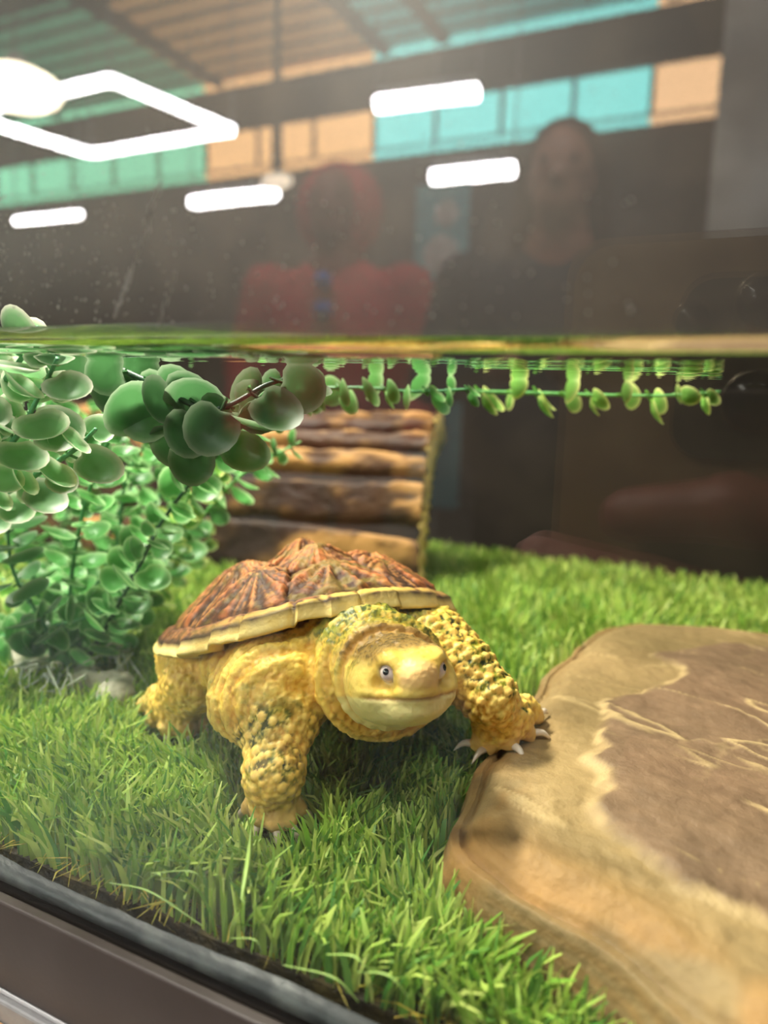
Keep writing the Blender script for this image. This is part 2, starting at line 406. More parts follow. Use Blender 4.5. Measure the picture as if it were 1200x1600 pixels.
# overhanging underside: the lowest rim tucks in a little
cA, cB, cC, cD = srgb(148, 124, 82), srgb(122, 102, 66), srgb(114, 91, 68), srgb(184, 158, 110)
col = mixc(cB, cA, sstep(0.35, 0.7, n3)); col = mixc(col, srgb(164, 120, 64), 0.75*sstep(0.026, 0.004, dd)*sstep(0.4, 0.6, n1)*sstep(.13, .05, P2[:, 1]))
col = mixc(col, cC*(0.8+0.4*n2[:, None]), plateau*sstep(.012, .022, dd))
rim = sstep(0.0026, 0.0004, np.abs(pd-0.0005))*sstep(0.38, 0.58, fbm(P3, 90, 27))
col = mixc(col, cD, np.clip(rim*0.75+vein*0.8, 0, 1)*sstep(.004, .012, dd))
band = 0.5+0.5*np.sin(hh*1900+n1*6)
col = mixc(col, srgb(128, 96, 50), band*0.55*sstep(0.012, 0.004, dd)); col *= (0.80+0.25*n2+0.25*(fbm(P3, 420, 28)-.3))[:, None]
nS = len(S); nT = len(RT)
i, k = np.meshgrid(np.arange(nT), np.arange(nS-1), indexing='ij')
Q = np.stack([i*nS+k, i*nS+k+1, ((i+1) % nT)*nS+k+1, ((i+1) % nT)*nS+k], -1).reshape(-1, 4)
V = np.vstack([P3, [[RC[0], RC[1], P3[0::nS, 2].mean()]]])
cols = np.vstack([col, col[:1]])
faces = [tuple(q) for q in Q]+[((a+1) % nT*nS, a*nS, len(V)-1)[::-1] for a in range(nT)]
# skirt down to the floor
sk = np.array([[RC[0]+(RR[a]-0.002)*math.cos(RT[a]), RC[1]+(RR[a]-0.002)*math.sin(RT[a]), -0.004] for a in range(nT)])
o0 = len(V); V = np.vstack([V, sk]); cols = np.vstack([cols, np.repeat(srgb(120, 86, 46)[None], nT, 0)])
faces += [(a*nS+nS-1, o0+a, o0+(a+1) % nT, ((a+1) % nT)*nS+nS-1) for a in range(nT)]
me = make_mesh('basking_rock', V, faces, M_ROCK, cols)
bm = bmesh.new(); bm.from_mesh(me); bmesh.ops.recalc_face_normals(bm, faces=bm.faces[:]); bm.to_mesh(me); bm.free()
rock = obj('basking_rock', me)
tag(rock, 'broad flat tan and brown sandstone slab lying on the turf beside the turtle', 'rock')
def rock_z(x, y):
    th = math.atan2(y-RC[1], x-RC[0]); r = math.hypot(x-RC[0], y-RC[1])
    R = np.interp(th, np.append(RT, np.pi), np.append(RR, RR[0]))
    return float(rock_height(np.array([[x, y]]), np.array([R-r]))[0][0]) if r < R else 0.0

# ------------------------------------------------------------------ hollow half log
M_BARK = mat('resin_bark', (0.3, 0.2, 0.1), 0.6, vcol=True, spec=0.25, bump=(240, 0.5, 0.002))
M_CUT = mat('log_cut_end', srgb(214, 184, 110), 0.6, noise=(70, srgb(150, 118, 58), 0.4, 0.7), bump=(200, 0.4, 0.0015), spec=0.2)
M_HOLLOW = mat('log_hollow', srgb(84, 70, 36), 0.7, noise=(60, srgb(50, 40, 22), 0.4, 0.7), spec=0.15)
LX1 = float(on_z(672, 900, .008)[0]); LX0 = LX1-0.26
LYc, LRo, LH = 0.318, 0.042, 0.100; AEND = 0.60
log = empty('log_hide', (0, 0, 0)); tag(log, 'brown half log hide with ridged bark standing at the back of the tank', 'log')
def log_pt(x, a, r):      # a from 0 (front foot) to pi (rear foot)
    return (x, LYc-r*LRo*math.cos(a)*(1+0.05*math.cos(a)), -0.004+r*(LH+0.004)*math.sin(a)**0.75)
# body shell: inner hollow plus the cut ends
NA = 40
V = []; Fc = []
for ix, x in enumerate((LX0+.001, LX1-.001)):
    for k in range(NA+1):
        a = AEND*math.pi*k/NA
        V.append(log_pt(x, a, 0.955))
    for k in range(NA+1):
        a = AEND*math.pi*k/NA
        wv = 0.80+0.02*math.sin(7*a)
        V.append(log_pt(x, a, wv))
m1 = NA+1
for k in range(NA):
    Fc.append((m1+k, m1+k+1, 3*m1+k+1, 3*m1+k))
mobj('hollow', V, Fc, M_HOLLOW, log)
Fo = [(k, k+1, 2*m1+k+1, 2*m1+k) for k in range(NA)]
mobj('core', V, Fo, mat('log_core', srgb(40, 26, 16), 0.8, noise=(50, srgb(26, 18, 12), 0.4, 0.6)), log)
for nm, x, s in (('cut_end', LX1, 1), ('cut_end', LX0, -1)):
    V = []; Fc = []
    for k in range(NA*2+1):
        a = AEND*math.pi*k/(NA*2); j = 1.0+0.03*math.sin(9*a)+0.02*math.sin(23*a+1)
        for q, rr in enumerate((0.99*j, 0.96*j, 0.88, 0.80)):
            dx = (0, .0022, .003, -.001)[q]+0.0015*math.sin(k*1.7+q)
            V.append(log_pt(x+s*dx, a, rr))
    for k in range(NA*2):
        for q in range(3): Fc.append((k*4+q, k*4+q+1, (k+1)*4+q+1, (k+1)*4+q)[::s])
    mobj(nm, V, Fc, M_CUT, log)
# bark strips, each with its own thickness and ragged edges
cuts = [0.0, 0.30, 0.62, 0.86, 1.12, 1.34, 1.62, 1.9]
for b in range(len(cuts)-1):
    a0, a1 = cuts[b]+0.028, cuts[b+1]-0.028
    nx, na = 90, 12
    X = np.linspace(LX0, LX1, nx); V = np.zeros((nx, na+1, 3)); Cc = np.zeros((nx, na+1, 3))
    for ix, x in enumerate(X):
        e0 = 0.11*(vnoise([[x*35, b*3.1, 0]], 1, 31)[0]-0.5); e1 = 0.11*(vnoise([[x*35, b*3.1+1.7, 0]], 1, 32)[0]-0.5)
        for q in range(na+1):
            u = q/na; a = min(max(a0+e0+(a1+e1-a0-e0)*u, 0.0), math.pi)
            edge = min(u, 1-u)*2
            nn = fbm([[x*60, a*9, b]], 1, 33, 4)[0]; n2_ = fbm([[x*26, a*4, b]], 1, 35)[0]
            r = 0.955+0.062*min(1, edge*3.2)**0.6+0.07*(nn-0.5)+0.05*(n2_-0.5)
            if edge == 0: r = 0.945
            V[ix, q] = log_pt(x, a, r)
            c = mixc(srgb(66, 44, 25), srgb(168, 124, 70), sstep(0.44, 0.66, nn))
            c = mixc(c, srgb(34, 21, 13), 0.9*float(sstep(0.55, 0.36, n2_)))
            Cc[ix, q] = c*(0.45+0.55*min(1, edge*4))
    m2 = na+1; i, k = np.meshgrid(np.arange(nx-1), np.arange(na), indexing='ij')
    Q = np.stack([i*m2+k, (i+1)*m2+k, (i+1)*m2+k+1, i*m2+k+1], -1).reshape(-1, 4)
    me = make_mesh('bark_strip', V.reshape(-1, 3), Q, M_BARK, Cc.reshape(-1, 3))
    obj('bark_strip', me, log)

LROT = math.radians(12); LPX, LPY = LX1, LYc-LRo            # the log is turned a little, its left end nearer the glass
log.rotation_euler = (0, 0, LROT)
log.location = (LPX-(math.cos(LROT)*LPX-math.sin(LROT)*LPY), LPY-(math.sin(LROT)*LPX+math.cos(LROT)*LPY), 0)
# ------------------------------------------------------------------ artificial turf
M_MAT = mat('turf_backing', srgb(48, 44, 20), 0.9, noise=(160, srgb(86, 74, 34), 0.4, 0.65), bump=(500, 0.6, 0.003))
M_BLADE = mat('grass_blade', (0.2, 0.4, 0.05), 0.45, vcol=True, spec=0.3, translucent=0.35)
turf = empty('artificial_turf', (0, 0, 0)); tag(turf, 'green artificial turf of short plastic blades covering the tank floor', 'turf')
TFY0 = TY0+0.0050
n = 200; xs = np.linspace(TX0+.004, TX1-.004, n)
V = []
for x in xs:
    y0 = TFY0+0.0025*(vnoise([[x*70, 1, 0]], 1, 41)[0]-0.3)
    V += [(x, y0, -0.006), (x, y0, 0.0), (x, TY1-.002, 0.0), (x, TY1-.002, -0.006)]
Fc = []
for i in range(n-1):
    for k in range(4): Fc.append((i*4+k, (i+1)*4+k, (i+1)*4+(k+1) % 4, i*4+(k+1) % 4))
me = make_mesh('backing', V, Fc, M_MAT, smooth=False); obj('backing', me, turf)

FEET = []          # (x, y, radius) where the blades are pressed down; filled before the blades are made

# ------------------------------------------------------------------ the turtle (built in millimetres, heading +x)
TO = np.array([-0.118, 0.098]); TH = math.radians(-42)
_fx = np.array([math.cos(TH), math.sin(TH)]); _fy = np.array([-math.sin(TH), math.cos(TH)])
def to_world(p): return np.array([*(TO+(_fx*p[0]+_fy*p[1])*.001), p[2]*.001])
def tl(px, py, z):
    p = on_z(px, py, z*.001); d = p[:2]-TO
    return np.array([d@_fx*1000, d@_fy*1000, z])
turtle = empty('turtle', (TO[0], TO[1], 0.0), TH)
tag(turtle, 'pale yellow young snapping turtle with brown ridged shell stepping onto the rock', 'turtle')
hy, hp = math.radians(-7.5), math.radians(14)
h1 = np.array([math.cos(hy)*math.cos(hp), math.sin(hy)*math.cos(hp), math.sin(hp)])
h2 = np.array([-math.sin(hy), math.cos(hy), 0.0]); h3 = np.cross(h1, h2)
HR_ = np.stack([h1, h2, h3], 1); HC = np.array([65.0, 0.5, 46.5])
def hd(a, b, c): return HC+h1*a+h2*b+h3*c

fld = Field((-72, -66, -3), (98, 66, 78), 0.52)
# trunk and plastron
tilt = math.radians(11); Rt = np.array([[math.cos(tilt), 0, -math.sin(tilt)], [0, 1, 0], [math.sin(tilt), 0, math.cos(tilt)]])
fld.ell((-9, -2, 30), (40, 37, 13), Rt, 4)
fld.ell((-4, 0, 25), (36, 30, 10), Rt, 6)
fld.ell((24, 2, 36.5), (18, 29, 13), Rt, 6)                   # shoulder girdle skin
fld.ell((30, -16, 36), (15, 14, 12.5), np.eye(3), 6); fld.ell((14, -26, 34.5), (17, 14, 9.5), np.eye(3), 6); fld.ell((-14, -30, 32), (18, 13, 8), np.eye(3), 6)
fld.ell((31, 19, 39), (13, 13, 12), np.eye(3), 6)
# neck, with thick skin folds round the head
fld.cap((26, 1, 42), (46, 0, 43.0), 16.5, 14.0, 5)
def ring(c, n1_, n2_, ra, rb, tr, k, seg=22):
    P = [c+n1_*ra*math.cos(2*math.pi*i/seg)+n2_*rb*math.sin(2*math.pi*i/seg) for i in range(seg+1)]
    fld.chain(P, [tr]*(seg+1), k)
ring(hd(-17, -1, -1.8), h2, h3, 14.2, 12.8, 3.4, 1.8)
ring(hd(-10.0, -.3, -1.2), h2, h3, 12.4, 10.8, 1.9, 0.9)
# head
fld.ell(hd(-5, 0, -0.4), (13.5, 12.0, 9.6), HR_, 2)
fld.ell(hd(2, 0, 0.6), (12.5, 10.4, 7.8), HR_, 4)
fld.ell(hd(9.0, 0, 0.2), (6.2, 5.6, 5.4), HR_, 4)            # snout
fld.ell(hd(13.6, 0, 2.2), (2.4, 2.0, 2.0), HR_, 3.0)          # nose tip
for s in (-1, 1):
    fld.ell(hd(-1, s*7.6, -2.6), (9.5, 4.8, 5.8), HR_, 4)     # cheek
    fld.ell(hd(7.0, s*5.4, 5.4), (4.6, 2.8, 2.4), HR_, 2.4)   # brow
fld.ell(hd(2.4, 0, -5.8), (11.0, 8.8, 4.5), HR_, 1.6)         # lower jaw
for s in (-1, 1): fld.ell(hd(11.6, s*7.6, 0.2), (4.5, 2.5, 2.2), HR_, 3.0, cut=True)   # hollow in front of the eye
fld.ell(hd(-5, 0, -6.6), (11, 10.0, 4.6), HR_, 4)             # throat
def surf(p, d):                                               # walk out of the blended head to its skin
    d = d/np.linalg.norm(d); t = 0.0
    while t < 30:
        q = np.round((p+d*t-fld.lo)/fld.vox).astype(int)
        if fld.d[tuple(q)] > 0: return p+d*t
        t += 0.1
EYES = []; EYE_OUT = []
for s in (-1, 1):
    o_ = h2*s*0.70+h1*0.66+h3*0.22; o_ /= np.linalg.norm(o_); e = surf(hd(5.8, s*1.9, 1.5), o_); EYES.append(e-o_*1.45); EYE_OUT.append(o_)
for e, o_ in zip(EYES, EYE_OUT): fld.ell(e+o_*0.9, (2.2, 2.2, 2.1), HR_, 0.6, cut=True)
nt_ = surf(hd(6, 0, 2.4), h1)
for s in (-1, 1): fld.ell(nt_+h2*s*0.9-h1*0.1+h3*.2, (0.8, 0.40, 0.40), HR_, 0.3, cut=True)
# front right leg (planted in the turf)
fr_s, fr_e = np.array([34, -24, 33.]), tl(436, 1118, 29); fr_w, fr_f = tl(428, 1208, 19.5), tl(424, 1248, 12.0)
fld.cap((26, -22, 33), fr_s, 13, 12.5, 6); fld.cap(fr_s, fr_e, 12.5, 9.2, 6); fld.cap(fr_e, fr_w, 9.0, 7.0, 4); fld.cap(fr_w, fr_f, 7.0, 5.6, 3)
fld.ell((30, -32, 29), (10, 8, 7), np.eye(3), 6)
TOES = []
for (px, py), q in zip(((390, 1262), (408, 1277), (430, 1284), (450, 1281), (467, 1264)), (2.3, 2.5, 2.6, 2.5, 2.3)):
    t = tl(px, py, 8.5); m_ = (fr_f+t)/2+np.array([0, 0, 1.5])
    fld.chain([fr_f+(t-fr_f)*0.1, m_, t], [4.2, 3.1, q], 1.6); TOES.append((m_, t, q))
FEET.append((*to_world(fr_f)[:2], 0.014)); FEET.append((*to_world(TOES[2][1]+np.array([3., -1, 0]))[:2], 0.009)); FEET.append((*to_world(TOES[0][1])[:2], 0.007)); FEET.append((*to_world(TOES[4][1])[:2], 0.007))
# front left leg reaching onto the rock
fl_e = tl(724, 1048, 38); fl_w = tl(766, 1092, 33); fl_f = tl(783, 1117, 27)
fld.cap((26, 20, 40), (36, 23, 40), 13, 11.5, 6); fld.cap((36, 23, 40), fl_e, 11.0, 8.4, 5); fld.cap(fl_e, fl_w, 8.0, 7.0, 4); fld.cap(fl_w, fl_f, 7.0, 5.6, 3)
for (px, py), q in zip(((748, 1160), (768, 1163), (796, 1158), (823, 1144), (838, 1118)), (2.3, 2.5, 2.6, 2.5, 2.3)):
    t = tl(px, py, 23.5); zr = max(rock_z(*to_world(t)[:2])*1000, 14.0); t = tl(px, py, zr+q*0.9)
    m_ = fl_f+(t-fl_f)*.6+np.array([0, 0, 1.8])
    fld.chain([fl_f+(t-fl_f)*0.1, m_, t], [5.2, 3.7, q], 2.4); TOES.append((m_, t, q))
# hind right leg
hk = tl(306, 1064, 26); hw = tl(290, 1086, 18); hf = tl(276, 1098, 13.5)
fld.cap((-18, -24, 27), (-14, -38, 27), 13, 11, 6); fld.cap((-14, -38, 27), hk, 10.5, 8.5, 5); fld.cap(hk, hw, 8.5, 7.6, 4); fld.cap(hw, hf, 8, 7, 3)
for (px, py), q in zip(((228, 1102), (243, 1120), (264, 1135), (291, 1139), (315, 1130)), (2.9, 3.2, 3.3, 3.3, 3.0)):
    t = tl(px, py, 9.0); m_ = (hf+t)/2+np.array([0, 0, 2.0])
    fld.chain([hf+(t-hf)*0.1, m_, t], [5.8, 4.4, q], 1.6); TOES.append((m_, t, q))
FEET.append((*to_world(hf)[:2], 0.015)); FEET.append((*to_world(TOES[12][1])[:2], 0.011)); FEET.append((*to_world(TOES[13][1])[:2], 0.011))
# hind left leg and tail, on the far side
fld.chain([(-22, 26, 28), (-26, 40, 20), (-22, 46, 10)], [12, 9, 7], 5)
for q in range(4):
    t = np.array([-14+2*q, 50+2.5*q-(q == 3)*3, 8.0]); fld.chain([np.array([-22, 46, 10.]), t], [5, 2.5], 2); TOES.append((np.array([-22, 46, 10.]), t, 2.4))
FEET.append((*to_world((-20, 48, 0))[:2], 0.013))
fld.chain([(-40, 2, 26), (-56, 4, 18), (-66, 9, 12)], [7, 4.5, 2], 4)
SV, SQ = fld.mesh()
me = make_mesh('body', SV, SQ)
nrm = np.zeros(len(SV)*3, dtype=np.float32); me.vertex_normals.foreach_get('vector', nrm); SN = nrm.reshape(-1, 3).astype(float)
if ((SN*(SV-np.array([0, 0, 30]))).sum(1)).mean() < 0: SQ = SQ[:, ::-1]; SN = -SN
bpy.data.meshes.remove(me)
def seg_d(P, a, b):
    ab = np.asarray(b, float)-a; t = np.clip(((P-a)@ab)/(ab@ab), 0, 1); return np.linalg.norm(P-a-t[:, None]*ab, axis=1)
hl = (SV-HC)@HR_                                              # head coordinates of every vertex
m_head = sstep(-11.5, -9.5, hl[:, 0])*(np.hypot(hl[:, 1], hl[:, 2]) < 15)
d_fr = np.minimum(seg_d(SV, fr_e, fr_w), seg_d(SV, fr_w, fr_f)); d_fl = np.minimum(np.minimum(seg_d(SV, fl_e, fl_w), seg_d(SV, fl_w, fl_f)), seg_d(SV, np.array([40., 24, 43]), fl_e))
d_hr = np.minimum(seg_d(SV, np.array([-14., -38, 27]), hk), seg_d(SV, hk, hf))
m_leg = np.maximum(np.maximum(sstep(13, 9.5, d_fr), sstep(12.5, 9.5, d_fl)), 0.5*sstep(13, 10, d_hr))*(1-m_head)
toe_d = np.min(np.stack([seg_d(SV, a, b) for a, b, _ in TOES]), 0); m_toe = sstep(3.9, 2.9, toe_d)
na = (SV-HC)@h1
m_neck = sstep(10, -5, np.abs(na+25)-12)*(1-m_head)*(1-m_leg)
# tubercles: scattered hemispherical bumps
def scatter(mask, n, rmin, rmax, seed, power=1.0):
    r = np.random.default_rng(seed); pr = mask/mask.sum(); idx = r.choice(len(SV), size=n, p=pr, replace=True)
    rad = rmin+(rmax-rmin)*r.random(n)**power; order = np.argsort(-rad); pts = []; rs = []
    kd_cells = {}
    for j in order:
        p = SV[idx[j]]; c = tuple((p//5).astype(int)); ok = True
        for dx in (-1, 0, 1):
            for dy in (-1, 0, 1):
                for dz in (-1, 0, 1):
                    for q in kd_cells.get((c[0]+dx, c[1]+dy, c[2]+dz), ()):
                        if np.sum((pts[q]-p)**2) < (0.82*(rs[q]+rad[j]))**2: ok = False; break
                    if not ok: break
                if not ok: break
            if not ok: break
        if ok: kd_cells.setdefault(c, []).append(len(pts)); pts.append(p); rs.append(rad[j])
    return np.array(pts), np.array(rs)
def bumps(pts, rs, amp):
    kd = kdtree.KDTree(len(pts))
    for i_, p in enumerate(pts): kd.insert(p, i_)
    kd.balance(); out = np.zeros(len(SV)); rmax = rs.max()
    for i_ in range(len(SV)):
        if not need[i_]: continue
        for co_, j, d in kd.find_n(SV[i_], 2):
            if d < rs[j]: out[i_] = max(out[i_], amp*rs[j]*math.sqrt(1-(d/rs[j])**2))
    return out
need = (m_leg > 0.03) & (m_toe < 0.9)
tp, tr_ = scatter(m_leg*(1-m_toe)*(SV[:, 2] > 6)*(0.15+sstep(36, 26, SV[:, 2])+(d_fl < 12)), 5200, 0.42, 1.5, 3, 3.6)
big = bumps(tp, tr_, 0.46)
need = (m_head < 0.5) & (m_leg < 0.6) & (SV[:, 0] > -30)
tp2, tr2 = scatter((1-m_leg)*(1-m_head)*(SV[:, 0] > -30)+1e-9, 9000, 0.55, 0.95, 5, 1.0)
small = bumps(tp2, tr2, 0.42)
nz = fbm(SV, 0.12, 71); nz2 = fbm(SV, 0.5, 72); nz3 = fbm(SV, 1.3, 73)
# skin folds: arcs round the neck, creases fanning from the armpit and round the foreleg
neckfold = np.sin(na*1.5+(nz-0.5)*7)*0.45*m_neck
arm = np.array([30., -26, 38]); pit = np.linalg.norm(SV-arm, axis=1)
armfold = np.sin(pit*1.35+(nz-0.5)*6)*0.55*sstep(26, 17, pit)*(1-m_leg)*(1-m_head)*(1-m_neck*.6)
arm2 = np.array([30., 24, 44]); pit2 = np.linalg.norm(SV-arm2, axis=1)
armfold += np.sin(pit2*1.5+(nz-0.5)*6)*0.5*sstep(22, 14, pit2)*(1-m_head)*(1-m_leg)*(1-m_neck*.6)
legring = np.sin(((SV-fl_e)@((fl_w-fl_e)/np.linalg.norm(fl_w-fl_e)))*2.1+(nz-.5)*4)*0.2*sstep(12, 9, d_fl)*(1-m_toe)*(1-m_head)
crk = (np.abs(fbm(SV*np.array([1, 1, .5]), .7, 79, 2)-.5)*2)**.6
disp = (crk-.5)*0.5*(1-m_head)*(1-m_toe)*(1-.7*m_leg)+big+small*(1-m_neck*0.3)+neckfold+armfold+legring
# mouth line, jaw sheath and fine head grain
mz = -3.3+0.10*hl[:, 0]*0.25-0.0045*(hl[:, 0]-9)**2+0.9*sstep(12, 17, hl[:, 0])*0
mouth = np.exp(-((hl[:, 2]-mz)/0.42)**2)*sstep(3.2, 8.0, hl[:, 0])*m_head
disp += -0.6*mouth+0.20*np.exp(-((hl[:, 2]-mz-1.3)/0.8)**2)*sstep(0, 5, hl[:, 0])*m_head
rad_h = np.hypot(hl[:, 1], hl[:, 2]*1.1); fold = np.exp(-((hl[:, 0]+8.1+0.05*(hl[:, 2]))/0.55)**2)*(rad_h < 17)*sstep(-9, -5, hl[:, 2]+4)
disp += -0.75*fold+0.5*np.exp(-((hl[:, 0]+9.8)/0.9)**2)*(rad_h < 17)
crown = m_head*sstep(2.5, 6, hl[:, 2])*sstep(12, 6, hl[:, 0])
disp += (nz3-0.5)*0.9*crown+(nz3-.5)*0.42*m_head+(fbm(SV, 2.2, 74)-.5)*.3*m_head*sstep(-2, 0, hl[:, 2]-mz)+(nz3-0.5)*0.5*m_toe*0.6
ev = np.min(np.stack([np.linalg.norm(SV-e, axis=1) for e in EYES]), 0)
disp += 0.35*np.exp(-((ev-2.55)/0.45)**2)*m_head                  # eyelid rims
SV2 = SV+SN*disp[:, None]
# pigment
Y1, Y2, Y3, CR = srgb(236, 196, 88), srgb(206, 148, 52), srgb(242, 212, 120), srgb(236, 220, 150)
G1, G2, BRN = srgb(118, 132, 34), srgb(40, 66, 34), srgb(150, 112, 66)
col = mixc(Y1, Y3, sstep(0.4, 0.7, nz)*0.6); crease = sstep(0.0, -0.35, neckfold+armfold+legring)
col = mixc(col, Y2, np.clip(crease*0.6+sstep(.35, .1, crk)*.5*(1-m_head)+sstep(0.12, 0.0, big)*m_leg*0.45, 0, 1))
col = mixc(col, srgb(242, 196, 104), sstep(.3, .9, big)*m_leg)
col = mixc(col, srgb(242, 200, 128), m_toe*0.55)
up_n = SN[:, 2]
nape = m_neck*sstep(0.1, 0.55, up_n)*sstep(46, 52, SV[:, 2]); mott = sstep(0.40, 0.56, nz2*0.6+nz3*0.4)
gr = nape*np.clip(mott*0.9+0.35, 0, 1)
outer = np.maximum(sstep(12.5, 9.5, d_fr)*sstep(0.30, 0.62, fbm(SV, .22, 76))*sstep(15, 24, SV[:, 2])*0.9, sstep(12.5, 9.5, d_fl)*sstep(0.2, 0.6, up_n)*1.0)*(1-m_toe)
gr = np.maximum(gr, outer*sstep(0.28, 0.06, big)*np.clip(mott+0.25, 0, 1)*(1-m_head))
gr = np.maximum(gr, m_head*0.45*sstep(0.5, 0.62, nz2)*sstep(-4, 3, hl[:, 2])*sstep(6, -2, hl[:, 0]))
gr = np.maximum(gr, 0.35*sstep(0.55, 0.68, nz2)*sstep(.35, .6, nz)*(1-m_head)*(1-m_toe))
col = mixc(col, G1, np.clip(gr, 0, 1)*0.85); col = mixc(col, G2, np.clip(gr, 0, 1)*sstep(0.50, 0.62, nz3)*0.85)
dark = outer*sstep(0.10, 0.02, big)*sstep(.52, .62, fbm(SV, .35, 78)); col = mixc(col, srgb(24, 40, 24), dark*0.9)
col = mixc(col, BRN, np.clip(crown, 0, 1)*0.75); col = mixc(col, srgb(92, 74, 40), crown*sstep(0.52, 0.66, nz3)*0.8)
jaw = m_head*sstep(mz+0.2, mz-0.4, hl[:, 2]); col = mixc(col, CR, jaw*0.85)
col = mixc(col, srgb(226, 176, 122), m_head*sstep(11.8, 14.4, hl[:, 0])*sstep(-1.5, 1, hl[:, 2])*0.7)
col = mixc(col, srgb(176, 118, 56), mouth*0.8); col = mixc(col, srgb(206, 146, 62), fold*0.5)
col = mixc(col, srgb(232, 220, 190), np.exp(-((ev-2.5)/0.35)**2)*m_head*0.5)
M_SKIN = mat('turtle_skin', (0.8, 0.6, 0.2), 0.45, vcol=True, spec=0.3, bump=(1100, 0.25, 0.0006), sss=0.12)
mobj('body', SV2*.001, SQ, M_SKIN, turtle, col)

# eyes
M_EYE = mat('eye_pale', srgb(226, 206, 198), 0.12, noise=(900, srgb(206, 176, 168), 0.4, 0.7), coat=0.5)
M_PUP = mat('eye_pupil', (0.006, 0.005, 0.006), 0.08)
def ball(c, r, nu=20, nv=14, axis=None, cut=math.pi):
    axis = np.array(axis, float)/np.linalg.norm(axis); a = np.cross(axis, [0, 0, 1.0]); a /= np.linalg.norm(a); b = np.cross(axis, a)
    V = [np.array(c)+axis*r]; Fc = []
    for j in range(1, nv+1):
        ph = cut*j/nv
        for i_ in range(nu): V.append(np.array(c)+r*(math.cos(ph)*axis+math.sin(ph)*(math.cos(2*math.pi*i_/nu)*a+math.sin(2*math.pi*i_/nu)*b)))
    for i_ in range(nu): Fc.append((0, 1+i_, 1+(i_+1) % nu))
    for j in range(nv-1):
        for i_ in range(nu): Fc.append((1+j*nu+i_, 1+(j+1)*nu+i_, 1+(j+1)*nu+(i_+1) % nu, 1+j*nu+(i_+1) % nu))
    return V, Fc
for e, out in zip(EYES, EYE_OUT):
    c = e; out = out+h1*.12; out /= np.linalg.norm(out)
    V, Fc = ball(c*.001, .0024, axis=out); eye = mobj('eye', V, Fc, M_EYE, turtle); eye['label'] = 'pale pinkish white eye with a small black pupil'
    V, Fc = ball((c+out*0.07)*.001, .0024, axis=out, cut=0.33, nv=4); mobj('pupil', V, Fc, M_PUP, eye)
# claws
M_CLAW = mat('claw_horn', srgb(238, 220, 196), 0.3, coat=0.3, translucent=0.2)
for q, (a, b, r) in enumerate(TOES):
    d = b-a; d /= np.linalg.norm(d); d[2] = -0.12 if 5 <= q < 10 else min(d[2], -0.2); d /= np.linalg.norm(d); L = 6.0 if 5 <= q < 10 else 4.6
    base = b+d*r*0.5
    mid = base+d*L*0.55+np.array([0, 0, 0.7]); tip = base+d*L+np.array([0, 0, -1.3 if not 5 <= q < 10 else -0.9])
    P = smooth_path([base, mid, tip], 7)*.001
    V, Fc = tube(P, np.array([1.0, .98, .9, .76, .58, .36, .06])*0.00115, 8)
    mobj('claw', V, Fc, M_CLAW, turtle)

# carapace
CL, CW, CCX, CCY = 46.0, 45.5, -8.0, -3.5
def cara(rho, th):
    """outline and dome of the shell at polar coordinates (rho may exceed 1 for the rolled rim)"""
    n_ = 2.35; c, s = np.cos(th), np.sin(th)
    r0 = 1.0/(np.abs(c)**n_+np.abs(s)**n_)**(1/n_)
    r0 = r0*(1+0.012*np.cos(12.5*th))
    rr = np.minimum(rho, 1.0)
    x = CCX+CL*r0*rr*c; y = CCY+CW*r0*rr*s
    plane = 41.0+0.29*x+0.06*y
    arch = 6.5*np.exp(-(th/0.85)**2)*rr**4-2.0*np.exp(-((np.abs(th)-1.15)/.5)**2)*rr**5
    dome = 19.5*(1-rr**2.5)
    return x, y, plane+arch+dome
VERT = [(0.66, 0), (0.33, 0), (0.0, 0), (-0.33, 0), (-0.64, 0)]
COST = [(0.50, 0.47), (0.18, 0.53), (-0.16, 0.53), (-0.47, 0.45)]
seeds = [(x, y, 'v') for x, y in VERT]+[(x, y, 'c') for x, y in COST]+[(x, -y, 'c') for x, y in COST]
NT_, NR_ = 300, 96
th = np.linspace(-np.pi, np.pi, NT_, endpoint=False)
NMARG = 25; RIM = 9
rho = np.concatenate([np.linspace(0.001, 1.0, NR_), np.ones(RIM)])
THm, RHm = np.meshgrid(th, rho, indexing='ij'); LEV = np.repeat(np.arange(len(rho))[None], NT_, 0)
thf, rhf, lev = THm.ravel(), RHm.ravel(), LEV.ravel()
x, y, z = cara(rhf, thf)
xn, yn = (x-CCX)/CL, (y-CCY)/CW
sd = np.array([[a, b] for a, b, _ in seeds]); wts = np.array([0.03 if k == 'v' else 0.0 for *_, k in seeds])
P3n = np.c_[x, y, z]
wob = np.c_[vnoise(P3n, .25, 81)-.5, vnoise(P3n, .25, 82)-.5]*0.03
D = np.hypot(xn[:, None]+wob[:, :1]-sd[:, 0], (yn[:, None]+wob[:, 1:]-sd[:, 1])*0.95)-wts
srt = np.sort(D, 1); own = np.argmin(D, 1); gap = srt[:, 1]-srt[:, 0]
marg = rhf > 0.895+0.010*np.cos(12.5*thf)
thf0 = thf; thf = thf+0.05*np.sin(3*thf+1)+0.035*np.sin(7*thf)+0.02*np.sin(11*thf+2)
mseg = np.floor((thf+np.pi)/(2*np.pi)*NMARG).astype(int) % NMARG
saw = ((thf+np.pi)/(2*np.pi)*NMARG) % 1; saw = np.where(thf > 0, saw, 1-saw)
mfr = np.abs(((thf+np.pi)/(2*np.pi)*NMARG) % 1-0.5)*2            # 1 at the seams between marginals
thf = thf0
mgap = np.abs(rhf-(0.895+0.010*np.cos(12.5*thf)))
apx = np.array([(a-0.085, b*(1.0) if k == 'v' else b*0.90, k == 'v') for a, b, k in seeds])
